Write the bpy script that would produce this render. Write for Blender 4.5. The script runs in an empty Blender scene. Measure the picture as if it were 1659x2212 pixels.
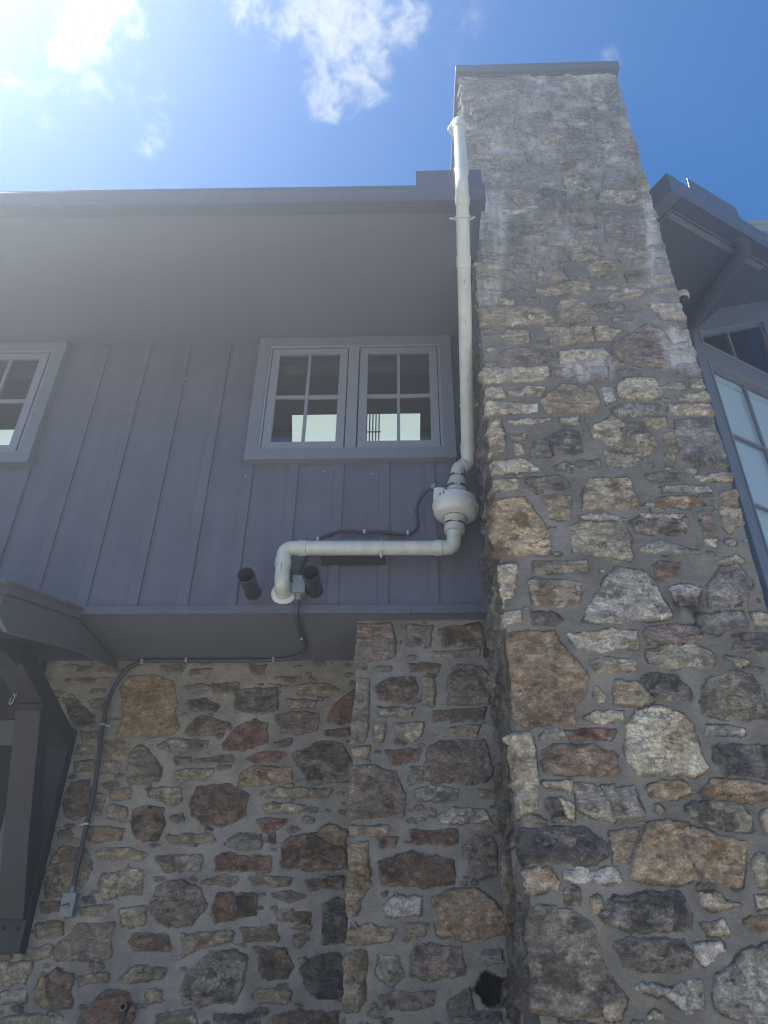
import bpy, math, random
import numpy as np
from mathutils import Vector, Matrix

R = math.radians
scene = bpy.context.scene
# ------------------------------------------------------------------ camera
EYE = Vector((0.0, 0.0, 1.6))
PITCH, YAW, ROLL = R(32.8), R(2.2), 0.0121
def camera_basis():
    rz = Matrix.Rotation(YAW, 3, 'Z')
    r0 = rz @ Vector((1, 0, 0)); u0 = rz @ Vector((0, -math.sin(PITCH), math.cos(PITCH)))
    f0 = rz @ Vector((0, math.cos(PITCH), math.sin(PITCH)))
    r = r0 * math.cos(ROLL) + u0 * math.sin(ROLL)
    u = u0 * math.cos(ROLL) - r0 * math.sin(ROLL)
    return r, u, f0
cr_, cu_, cf_ = camera_basis()
cam_data = bpy.data.cameras.new("camera")
cam = bpy.data.objects.new("camera", cam_data)
scene.collection.objects.link(cam)
cam.matrix_world = Matrix(((cr_.x, cu_.x, -cf_.x, EYE.x), (cr_.y, cu_.y, -cf_.y, EYE.y),
                           (cr_.z, cu_.z, -cf_.z, EYE.z), (0, 0, 0, 1)))
cam_data.sensor_fit = 'HORIZONTAL'
cam_data.sensor_width = 36.0
cam_data.lens = 36.0 * 1600 / 1659
cam_data.clip_start = 0.05
cam_data.clip_end = 2000
scene.camera = cam

# ------------------------------------------------------------------ sun, sky, exposure
SUN_AZ, SUN_EL = R(-84), R(60)
SUN_DIR = Vector((math.sin(SUN_AZ) * math.cos(SUN_EL), math.cos(SUN_AZ) * math.cos(SUN_EL), math.sin(SUN_EL)))
sd = bpy.data.lights.new("sun", 'SUN')
sd.energy = 4.8
sd.angle = R(0.6)
sd.color = (1.0, 0.95, 0.87)
sun = bpy.data.objects.new("sun", sd)
scene.collection.objects.link(sun)
sun.rotation_euler = (-SUN_DIR).to_track_quat('-Z', 'Y').to_euler()

world = bpy.data.worlds.new("World")
scene.world = world
world.use_nodes = True
SKY_STRENGTH = 0.092
def build_world():
    nt = world.node_tree
    nt.nodes.clear()
    N = nt.nodes.new; L = nt.links.new
    out = N('ShaderNodeOutputWorld'); bg = N('ShaderNodeBackground')
    sky = N('ShaderNodeTexSky'); sky.sky_type = 'NISHITA'; sky.sun_disc = False
    sky.sun_elevation = SUN_EL; sky.sun_rotation = SUN_AZ
    sky.altitude = 400.0; sky.air_density = 1.0; sky.dust_density = 0.05; sky.ozone_density = 4.0
    tc = N('ShaderNodeTexCoord')
    # clouds: lobes of the sky dome broken up by noise
    lobes = CLOUDS
    acc = None
    for (x, y, z, rad, wgt) in lobes:
        vm = N('ShaderNodeVectorMath'); vm.operation = 'DISTANCE'
        L(tc.outputs['Generated'], vm.inputs[0]); vm.inputs[1].default_value = (x, y, z)
        mr = N('ShaderNodeMapRange'); mr.interpolation_type = 'SMOOTHSTEP'
        L(vm.outputs['Value'], mr.inputs['Value'])
        mr.inputs['From Min'].default_value = rad * 1.25; mr.inputs['From Max'].default_value = rad * 0.1
        mr.inputs['To Min'].default_value = 0; mr.inputs['To Max'].default_value = wgt
        if acc is None: acc = mr.outputs[0]
        else:
            mx = N('ShaderNodeMath'); mx.operation = 'MAXIMUM'
            L(acc, mx.inputs[0]); L(mr.outputs[0], mx.inputs[1]); acc = mx.outputs[0]
    n1 = N('ShaderNodeTexNoise'); n1.inputs['Scale'].default_value = 13.0; n1.inputs['Detail'].default_value = 10
    n1.inputs['Roughness'].default_value = 0.62; n1.inputs['Distortion'].default_value = 0.5
    L(tc.outputs['Generated'], n1.inputs['Vector'])
    n2 = N('ShaderNodeTexNoise'); n2.inputs['Scale'].default_value = 38.0; n2.inputs['Detail'].default_value = 8
    n2.inputs['Roughness'].default_value = 0.55; n2.inputs['Distortion'].default_value = 0.45
    L(tc.outputs['Generated'], n2.inputs['Vector'])
    a = N('ShaderNodeMath'); a.operation = 'MULTIPLY_ADD'; L(n1.outputs[0], a.inputs[0]); a.inputs[1].default_value = 2.0
    L(acc, a.inputs[2])
    b = N('ShaderNodeMath'); b.operation = 'MULTIPLY_ADD'; L(n2.outputs[0], b.inputs[0]); b.inputs[1].default_value = 1.5
    L(a.outputs[0], b.inputs[2])
    m = N('ShaderNodeMapRange'); m.interpolation_type = 'SMOOTHSTEP'
    L(b.outputs[0], m.inputs['Value']); m.inputs['From Min'].default_value = 1.92; m.inputs['From Max'].default_value = 2.95
    gate = N('ShaderNodeMapRange'); L(acc, gate.inputs['Value']); gate.inputs['From Min'].default_value = 0.02; gate.inputs['From Max'].default_value = 0.3
    f = N('ShaderNodeMath'); f.operation = 'MULTIPLY'; L(m.outputs[0], f.inputs[0]); L(gate.outputs[0], f.inputs[1])
    f2 = N('ShaderNodeMath'); f2.operation = 'MULTIPLY'; L(f.outputs[0], f2.inputs[0]); f2.inputs[1].default_value = 0.86
    hs = N('ShaderNodeHueSaturation'); hs.inputs['Saturation'].default_value = 1.34; L(sky.outputs[0], hs.inputs['Color'])
    mix = N('ShaderNodeMixRGB'); L(f2.outputs[0], mix.inputs[0]); L(hs.outputs[0], mix.inputs[1])
    mix.inputs[2].default_value = CLOUD_COLOR
    L(mix.outputs[0], bg.inputs['Color']); bg.inputs['Strength'].default_value = SKY_STRENGTH
    L(bg.outputs[0], out.inputs['Surface'])
CLOUD_COLOR = (3.9, 4.2, 4.7, 1)
CLOUDS = [(-.165, .372, .914, .05, .5), (-.135, .385, .914, .06, .75), (-.09, .390, .913, .075, .9), (-.05, .392, .916, .075, .9), (-.012, .398, .916, .06, .75),
          (-.075, .428, .90, .06, .85), (-.045, .435, .9, .055, .85), (-.08, .462, .884, .04, .8), (-.088, .478, .873, .026, .6),
          (-.321, .363, .875, .055, .75), (-.30, .375, .877, .04, .6), (-.351, .373, .859, .045, .7), (-.365, .39, .846, .03, .7), (-.302, .478, .825, .03, .45),
          (-.311, .423, .851, .03, .35), (-.342, .43, .836, .03, .5), (-.38, .40, .83, .10, .22), (-.30, .44, .85, .09, .22), (.04, .40, .91, .06, .24), (-.414, .397, .819, .03, .4), (.233, .425, .875, .02, .3),
          (.6, -.5, .62, .35, .5), (-.5, -.65, .57, .4, .5), (.1, -.8, .59, .3, .5)]
build_world()
scene.view_settings.view_transform = 'Standard'
scene.view_settings.look = 'None'
scene.view_settings.gamma = 1.0
scene.view_settings.exposure = 1.04
scene.cycles.use_denoising = True
scene.cycles.filter_width = 1.1
scene.cycles.max_bounces = 8
scene.cycles.volume_bounces = 0

# ------------------------------------------------------------------ helpers
def link(name, mesh, mat=None, parent=None, bevel=0.0, smooth=False):
    o = bpy.data.objects.new(name, mesh)
    scene.collection.objects.link(o)
    if mat is not None: mesh.materials.append(mat)
    if parent is not None: o.parent = parent
    if smooth:
        for p in mesh.polygons: p.use_smooth = True
    if bevel > 0:
        b = o.modifiers.new("bevel", 'BEVEL'); b.width = bevel; b.segments = 2; b.limit_method = 'ANGLE'; b.angle_limit = R(40)
        b.harden_normals = False
    return o
def tag(o, label=None, cat=None, group=None, kind=None):
    if label: o['label'] = label
    if cat: o['category'] = cat
    if group: o['group'] = group
    if kind: o['kind'] = kind
    return o
def thing(name, label, cat, group=None, loc=(0, 0, 0)):
    o = bpy.data.objects.new(name, None); scene.collection.objects.link(o); o.empty_display_size = 0.1
    o.location = loc
    return tag(o, label, cat, group)

class MB:
    """collects shapes into one mesh"""
    def __init__(s): s.v = []; s.f = []; s.sm = []
    def add(s, vs, fs, smooth=False):
        n = len(s.v); s.v += [tuple(v) for v in vs]; s.f += [tuple(i + n for i in f) for f in fs]; s.sm += [smooth] * len(fs); return s
    def box(s, x0, x1, y0, y1, z0, z1, M=None):
        vs = [Vector((x, y, z)) for x in (x0, x1) for y in (y0, y1) for z in (z0, z1)]
        if M is not None: vs = [M @ v for v in vs]
        return s.add(vs, [(0, 1, 3, 2), (4, 6, 7, 5), (0, 4, 5, 1), (2, 3, 7, 6), (0, 2, 6, 4), (1, 5, 7, 3)])
    def prism(s, pts, ext):
        """closed polygon pts (3-D, ordered) extruded along vector ext"""
        pts = [Vector(p) for p in pts]; ext = Vector(ext); n = len(pts)
        return s.add(pts + [p + ext for p in pts], [tuple(range(n))[::-1], tuple(range(n, 2 * n))] + [(i, (i + 1) % n, (i + 1) % n + n, i + n) for i in range(n)])
    def tube(s, path, rad, seg=20, caps=True):
        path = [Vector(p) for p in path]; n = len(path)
        rads = rad if isinstance(rad, (list, tuple)) else [rad] * n
        t0 = (path[1] - path[0]).normalized()
        a = t0.orthogonal().normalized(); base = len(s.v); vs = []
        prev = t0
        for i, p in enumerate(path):
            if i == 0: t = t0
            elif i == n - 1: t = (path[-1] - path[-2]).normalized()
            else: t = ((path[i] - path[i - 1]).normalized() + (path[i + 1] - path[i]).normalized()).normalized()
            a = (prev.rotation_difference(t) @ a); a = (a - t * a.dot(t)).normalized(); prev = t
            b = t.cross(a)
            for k in range(seg):
                w = 2 * math.pi * k / seg
                vs.append(p + (a * math.cos(w) + b * math.sin(w)) * rads[i])
        fs = []
        for i in range(n - 1):
            for k in range(seg):
                k2 = (k + 1) % seg
                fs.append((i * seg + k, i * seg + k2, (i + 1) * seg + k2, (i + 1) * seg + k))
        s.add(vs, fs, True)
        if caps:
            s.f.append(tuple(base + k for k in range(seg))[::-1]); s.sm.append(False)
            s.f.append(tuple(base + (n - 1) * seg + k for k in range(seg))); s.sm.append(False)
        return s
    def lathe(s, origin, axis, prof, seg=40, caps=True):
        """prof: list of (distance along axis, radius); sharp rings are doubled"""
        o = Vector(origin); t = Vector(axis).normalized(); a = t.orthogonal().normalized(); b = t.cross(a)
        base = len(s.v); vs = []
        for d, r in prof:
            for k in range(seg):
                w = 2 * math.pi * k / seg
                vs.append(o + t * d + (a * math.cos(w) + b * math.sin(w)) * r)
        fs = [(i * seg + k, i * seg + (k + 1) % seg, (i + 1) * seg + (k + 1) % seg, (i + 1) * seg + k) for i in range(len(prof) - 1) for k in range(seg)]
        s.add(vs, fs, True)
        if caps:
            s.f.append(tuple(base + k for k in range(seg))[::-1]); s.sm.append(False)
            s.f.append(tuple(base + (len(prof) - 1) * seg + k for k in range(seg))); s.sm.append(False)
        return s
    def build(s, name, mat, parent=None, bevel=0.0):
        m = bpy.data.meshes.new(name); m.from_pydata(s.v, [], s.f); m.update()
        m.polygons.foreach_set('use_smooth', s.sm)
        o = link(name, m, mat, parent, bevel)
        if any(s.sm):
            m.set_sharp_from_angle(angle=R(38))
        return o
def arc_path(pts, radii, steps=8):
    """polyline with rounded corners"""
    pts = [Vector(p) for p in pts]; out = [pts[0]]
    for i in range(1, len(pts) - 1):
        a, b, c = pts[i - 1], pts[i], pts[i + 1]; r = radii[i - 1] if isinstance(radii, (list, tuple)) else radii
        u = (a - b).normalized(); v = (c - b).normalized()
        r = min(r, (a - b).length * .49, (c - b).length * .49)
        for k in range(steps + 1):
            t = k / steps; p0 = b + u * r; p2 = b + v * r
            out.append(p0 * (1 - t) ** 2 + b * 2 * t * (1 - t) + p2 * t * t)
    out.append(pts[-1]); return out
def smooth_path(pts, n=8):
    pts = [Vector(p) for p in pts]; P = [pts[0]] + pts + [pts[-1]]; out = []
    for i in range(1, len(P) - 2):
        for k in range(n):
            t = k / n
            out.append(0.5 * ((2 * P[i]) + (P[i + 1] - P[i - 1]) * t + (2 * P[i - 1] - 5 * P[i] + 4 * P[i + 1] - P[i + 2]) * t * t + (3 * P[i] - P[i - 1] - 3 * P[i + 1] + P[i + 2]) * t ** 3))
    out.append(pts[-1]); return out

# ------------------------------------------------------------------ materials
def mat(name, col, rough=0.5, metal=0.0, var=0.08, vscale=6.0, bump=0.0, bscale=120.0, spec=0.5, streak=0.0, coat=0.0, stretch=(1, 1, 1)):
    m = bpy.data.materials.new(name); m.use_nodes = True; nt = m.node_tree; N = nt.nodes.new; L = nt.links.new
    b = nt.nodes['Principled BSDF']
    b.inputs['Roughness'].default_value = rough; b.inputs['Metallic'].default_value = metal
    b.inputs['Specular IOR Level'].default_value = spec; b.inputs['Coat Weight'].default_value = coat
    tc = N('ShaderNodeTexCoord'); mp = N('ShaderNodeMapping'); L(tc.outputs['Object'], mp.inputs[0]); mp.inputs['Scale'].default_value = stretch
    n = N('ShaderNodeTexNoise'); n.inputs['Scale'].default_value = vscale; n.inputs['Detail'].default_value = 8; n.inputs['Roughness'].default_value = 0.65
    L(mp.outputs[0], n.inputs['Vector'])
    cr = N('ShaderNodeMapRange'); L(n.outputs[0], cr.inputs['Value']); cr.inputs['From Min'].default_value = .3; cr.inputs['From Max'].default_value = .7
    cr.inputs['To Min'].default_value = 1 - var; cr.inputs['To Max'].default_value = 1 + var
    mul = N('ShaderNodeVectorMath'); mul.operation = 'SCALE'; mul.inputs[0].default_value = col[:3]; L(cr.outputs[0], mul.inputs['Scale'])
    last = mul.outputs[0]
    if streak > 0:   # runs of dirt down the surface
        mp2 = N('ShaderNodeMapping'); L(tc.outputs['Object'], mp2.inputs[0]); mp2.inputs['Scale'].default_value = (14, 14, 0.7)
        n2 = N('ShaderNodeTexNoise'); n2.inputs['Scale'].default_value = 1.0; n2.inputs['Detail'].default_value = 5; L(mp2.outputs[0], n2.inputs['Vector'])
        c2 = N('ShaderNodeMapRange'); L(n2.outputs[0], c2.inputs['Value']); c2.inputs['From Min'].default_value = .35; c2.inputs['From Max'].default_value = .75
        c2.inputs['To Min'].default_value = 1; c2.inputs['To Max'].default_value = 1 - streak
        m2 = N('ShaderNodeVectorMath'); m2.operation = 'SCALE'; L(last, m2.inputs[0]); L(c2.outputs[0], m2.inputs['Scale']); last = m2.outputs[0]
    L(last, b.inputs['Base Color'])
    rr = N('ShaderNodeMapRange'); L(n.outputs[0], rr.inputs['Value']); rr.inputs['To Min'].default_value = max(0, rough - .08); rr.inputs['To Max'].default_value = min(1, rough + .1)
    L(rr.outputs[0], b.inputs['Roughness'])
    if bump > 0:
        nb = N('ShaderNodeTexNoise'); nb.inputs['Scale'].default_value = bscale; nb.inputs['Detail'].default_value = 5; L(mp.outputs[0], nb.inputs['Vector'])
        bp = N('ShaderNodeBump'); bp.inputs['Strength'].default_value = bump; bp.inputs['Distance'].default_value = 0.002
        L(nb.outputs[0], bp.inputs['Height']); L(bp.outputs[0], b.inputs['Normal'])
    return m
def stone_material():
    m = bpy.data.materials.new("fieldstone_and_mortar"); m.use_nodes = True; nt = m.node_tree; N = nt.nodes.new; L = nt.links.new
    b = nt.nodes['Principled BSDF']; b.inputs['Specular IOR Level'].default_value = 0.25
    at = N('ShaderNodeAttribute'); at.attribute_name = 'albedo'
    ms = N('ShaderNodeAttribute'); ms.attribute_name = 'stone'
    tc = N('ShaderNodeTexCoord')
    def noise(scale, detail=6, rough=.65, dist=0.0, sc=None):
        n = N('ShaderNodeTexNoise'); n.inputs['Scale'].default_value = scale; n.inputs['Detail'].default_value = detail
        n.inputs['Roughness'].default_value = rough; n.inputs['Distortion'].default_value = dist
        if sc:
            mp = N('ShaderNodeMapping'); mp.inputs['Scale'].default_value = sc; L(tc.outputs['Object'], mp.inputs[0]); L(mp.outputs[0], n.inputs['Vector'])
        else: L(tc.outputs['Object'], n.inputs['Vector'])
        return n.outputs[0]
    def mr(x, a, b_, c, d, smooth=True):
        q = N('ShaderNodeMapRange'); L(x, q.inputs['Value'])
        if smooth: q.interpolation_type = 'SMOOTHSTEP'
        for k, v in zip(('From Min', 'From Max', 'To Min', 'To Max'), (a, b_, c, d)): q.inputs[k].default_value = v
        return q.outputs[0]
    def mathn(op, x, y):
        q = N('ShaderNodeMath'); q.operation = op
        for i, v in enumerate((x, y)):
            if isinstance(v, (int, float)): q.inputs[i].default_value = v
            else: L(v, q.inputs[i])
        return q.outputs[0]
    st = ms.outputs['Fac']
    layered = noise(7, 8, .7, 1.2, (1, 1, 3.2))          # bedding of the stone
    grain = noise(85, 6, .7)
    patch = noise(22, 6, .7, .6)
    k = mathn('MULTIPLY', mr(layered, .3, .7, .72, 1.28), mr(grain, .3, .7, .70, 1.30))
    k = mathn('MULTIPLY', k, mr(patch, .3, .7, .74, 1.24))
    km = mathn('MULTIPLY', mr(noise(5, 7, .65), .3, .7, .80, 1.18), mr(noise(60, 6, .7, 0, (1, 1, 3)), .3, .7, .86, 1.14))
    mixk = N('ShaderNodeMix'); mixk.data_type = 'FLOAT'; L(st, mixk.inputs[0]); L(km, mixk.inputs[2]); L(k, mixk.inputs[3])
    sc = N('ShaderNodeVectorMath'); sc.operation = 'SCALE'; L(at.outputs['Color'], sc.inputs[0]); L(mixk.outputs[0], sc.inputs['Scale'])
    # pale specks of lichen and lime on the stones
    spk = mathn('MULTIPLY', mr(noise(60, 7, .75), .60, .70, 0, 1), mr(noise(6, 4, .6), .45, .62, 0, 1))
    spk = mathn('MULTIPLY', mathn('MULTIPLY', spk, st), .55)
    mx = N('ShaderNodeMixRGB'); L(spk, mx.inputs[0]); L(sc.outputs[0], mx.inputs[1]); mx.inputs[2].default_value = (.52, .50, .45, 1)
    # rust tints
    rst = mathn('MULTIPLY', mathn('MULTIPLY', mr(noise(9, 6, .7, .5), .58, .72, 0, 1), st), .35)
    mx2 = N('ShaderNodeMixRGB'); mx2.blend_type = 'MULTIPLY'; L(rst, mx2.inputs[0]); L(mx.outputs[0], mx2.inputs[1]); mx2.inputs[2].default_value = (1.0, .72, .5, 1)
    L(mx2.outputs[0], b.inputs['Base Color'])
    b.inputs['Roughness'].default_value = .88
    # relief: cleaved and pitted stone, brushed mortar
    hs = mathn('ADD', mathn('MULTIPLY', noise(38, 8, .72, .8, (1, 1, 2.4)), 1.0), mathn('MULTIPLY', noise(150, 5, .65), .35))
    hm = mathn('ADD', mathn('MULTIPLY', noise(30, 6, .6, .3, (1, 1, 4)), .28), mathn('MULTIPLY', noise(240, 3, .6), .14))
    mixh = N('ShaderNodeMix'); mixh.data_type = 'FLOAT'; L(st, mixh.inputs[0]); L(hm, mixh.inputs[2]); L(hs, mixh.inputs[3])
    bp = N('ShaderNodeBump'); bp.inputs['Strength'].default_value = 1.0; bp.inputs['Distance'].default_value = .022
    L(mixh.outputs[0], bp.inputs['Height']); L(bp.outputs[0], b.inputs['Normal'])
    return m
def glass_mat(name, tint=(1, 1, 1), gain=1.3):
    m = bpy.data.materials.new(name); m.use_nodes = True; nt = m.node_tree; N = nt.nodes.new; L = nt.links.new
    nt.nodes.remove(nt.nodes['Principled BSDF']); out = nt.nodes['Material Output']
    tr = N('ShaderNodeBsdfTransparent'); tr.inputs[0].default_value = (.90 * tint[0], .93 * tint[1], .92 * tint[2], 1)
    gl = N('ShaderNodeBsdfGlossy'); gl.inputs['Roughness'].default_value = 0.0
    nz = N('ShaderNodeTexNoise'); nz.inputs['Scale'].default_value = 1.3; tc = N('ShaderNodeTexCoord'); L(tc.outputs['Object'], nz.inputs['Vector'])
    bp = N('ShaderNodeBump'); bp.inputs['Strength'].default_value = .05; bp.inputs['Distance'].default_value = .02; L(nz.outputs[0], bp.inputs['Height']); L(bp.outputs[0], gl.inputs['Normal'])
    fr = N('ShaderNodeFresnel'); fr.inputs['IOR'].default_value = 1.75
    f2 = N('ShaderNodeMath'); f2.operation = 'MULTIPLY_ADD'; f2.use_clamp = True; L(fr.outputs[0], f2.inputs[0]); f2.inputs[1].default_value = gain; f2.inputs[2].default_value = 0.03
    mx = N('ShaderNodeMixShader'); L(f2.outputs[0], mx.inputs[0]); L(tr.outputs[0], mx.inputs[1]); L(gl.outputs[0], mx.inputs[2]); L(mx.outputs[0], out.inputs['Surface'])
    return m
M_stone = stone_material()
M_siding = mat('dark_grey_siding_paint', (.124, .123, .156), .50, var=.13, vscale=3.5, bump=.3, bscale=90, streak=.17)
M_trim = mat('grey_trim_paint', (.175, .188, .225), .45, var=.05, bump=.08, streak=.04)
M_sash = mat('grey_sash_paint', (.23, .245, .28), .4, var=.04)
M_soffit = mat('soffit_paint', (.125, .135, .165), .6, var=.05, vscale=2.0)
M_metal = mat('painted_gutter_metal', (.088, .098, .135), .36, var=.06, streak=.12, spec=.5)
M_fascia = mat('fascia_paint', (.075, .083, .112), .5, var=.06)
M_timber = mat('dark_stained_timber', (.034, .033, .043), .6, var=.25, vscale=10, bump=.7, bscale=60, stretch=(1, 1, .15))
M_timber2 = mat('grey_porch_board', (.115, .122, .138), .55, var=.06, bump=.1)
M_wsoffit = mat('dark_wing_soffit_paint', (.042, .047, .070), .6, var=.05)
M_undershade = mat('underside_shade_navy', (.030, .036, .068), .6)
M_dark = mat('dark_opening', (.018, .018, .022), .8)
M_pvc = mat('weathered_white_plastic', (.58, .60, .545), .33, var=.07, vscale=9, streak=.16)
M_fan = mat('pale_grey_fan_plastic', (.62, .63, .61), .38, var=.03, streak=.06)
M_rubber = mat('pale_rubber_coupling', (.50, .50, .455), .55, var=.05)
M_band = mat('dark_rubber_band', (.02, .02, .02), .5)
M_clamp = mat('stainless_steel', (.62, .61, .60), .5, metal=.8)
M_black = mat('black_plastic', (.022, .022, .028), .5, var=.2, vscale=14)
M_conduit = mat('grey_conduit', (.055, .057, .07), .4, var=.1)
M_box = mat('grey_electrical_box', (.22, .25, .25), .5, var=.06)
M_white = mat('white_plastic', (.75, .75, .78), .4)
M_brass = mat('weathered_brass', (.20, .13, .10), .5, metal=.5, var=.25, vscale=40)
M_shingle = mat('brown_shingles', (.13, .125, .12), .9, var=.25, vscale=30, bump=.6, bscale=90)
M_glass = glass_mat('window_glass')
M_glass2 = glass_mat('coated_window_glass', gain=.45)
M_darkglass = glass_mat('shaded_window_glass', gain=.3)
M_interior = mat('room_interior', (.05, .055, .066), .9)
M_blind = mat('skylight_tinted_blind', (.70, .86, 1.0), .5, var=.02)  # blue of the sky light on the blind is put into its colour
M_cream = mat('pale_gutter_metal', (.30, .31, .27), .4)

# ------------------------------------------------------------------ rubble stonework
def vnoise(x, y, seed):
    xi = np.floor(x).astype(np.int64); yi = np.floor(y).astype(np.int64)
    xf = x - xi; yf = y - yi
    def h(a, b):
        n = (a * 374761393 + b * 668265263 + seed * 1442695041) & 0xffffffff
        n = ((n ^ (n >> 13)) * 1274126177) & 0xffffffff
        n = (n ^ (n >> 16)) & 0xffffffff
        return n / 4294967295.0
    u = xf * xf * xf * (xf * (xf * 6 - 15) + 10); v = yf * yf * yf * (yf * (yf * 6 - 15) + 10)
    a = h(xi, yi); b = h(xi + 1, yi); c = h(xi, yi + 1); d = h(xi + 1, yi + 1)
    return (a * (1 - u) + b * u) * (1 - v) + (c * (1 - u) + d * u) * v
def fbm(x, y, octv, seed, gain=.5):
    s = 0; a = 1; t = 0
    for i in range(octv):
        s = s + a * vnoise(x * 2 ** i + 17.3 * i, y * 2 ** i - 9.1 * i, seed + i); t += a; a *= gain
    return s / t
def sstep(a, b, x):
    t = np.clip((x - a) / (b - a), 0, 1); return t * t * (3 - 2 * t)
def poly_sdf(px, py, poly):
    """signed distance, positive inside"""
    d = np.full(px.shape, 1e9); inside = np.zeros(px.shape, bool); n = len(poly)
    for i in range(n):
        ax, ay = poly[i]; bx, by = poly[(i + 1) % n]
        ex, ey = bx - ax, by - ay; wx, wy = px - ax, py - ay
        t = np.clip((wx * ex + wy * ey) / (ex * ex + ey * ey + 1e-12), 0, 1)
        d = np.minimum(d, (wx - ex * t) ** 2 + (wy - ey * t) ** 2)
        c = ((ay > py) != (by > py)) & (px < (bx - ax) * (py - ay) / (by - ay + 1e-12) + ax)
        inside ^= c
    d = np.sqrt(d); return np.where(inside, d, -d)
PAL = {'t': (.47, .40, .30), 'c': (.62, .56, .44), 'b': (.26, .20, .155), 'B': (.36, .285, .20), 'g': (.31, .30, .28), 'G': (.37, .34, .28),
       'd': (.205, .19, .175), 'k': (.145, .14, .14), 'l': (.50, .485, .435), 'w': (.70, .68, .64), 'r': (.33, .22, .17), 'o': (.50, .40, .27),
       'O': (.50, .40, .265), 'p': (.37, .305, .27), 'H': (.02, .018, .02), 'n': (.27, .245, .205)}
ALT = {'t': ((.62, .56, .45), (.29, .23, .165)), 'c': ((.42, .35, .25), (.72, .67, .58)), 'b': ((.40, .31, .23), (.13, .10, .085)), 'B': ((.54, .46, .35), (.25, .165, .11)),
       'g': ((.46, .45, .42), (.18, .17, .16)), 'G': ((.56, .53, .46), (.16, .145, .125)), 'd': ((.38, .36, .31), (.10, .095, .09)),
       'k': ((.34, .32, .29), (.075, .075, .085)), 'l': ((.66, .65, .61), (.26, .245, .22)), 'w': ((.44, .42, .38), (.68, .68, .67)),
       'r': ((.38, .26, .19), (.16, .08, .06)), 'o': ((.62, .52, .38), (.27, .18, .105)), 'O': ((.50, .39, .24), (.38, .27, .15)), 'p': ((.40, .35, .31), (.20, .15, .14)), 'H': ((.03, .028, .03), (.01, .01, .01)), 'n': ((.40, .375, .32), (.14, .128, .11))}
def parse(txt):
    out = []
    for s in txt.split('|'):
        k, *p = s.split(); out.append((k, [tuple(float(v) / 200 for v in q.split(',')) for q in p]))
    return out

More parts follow.
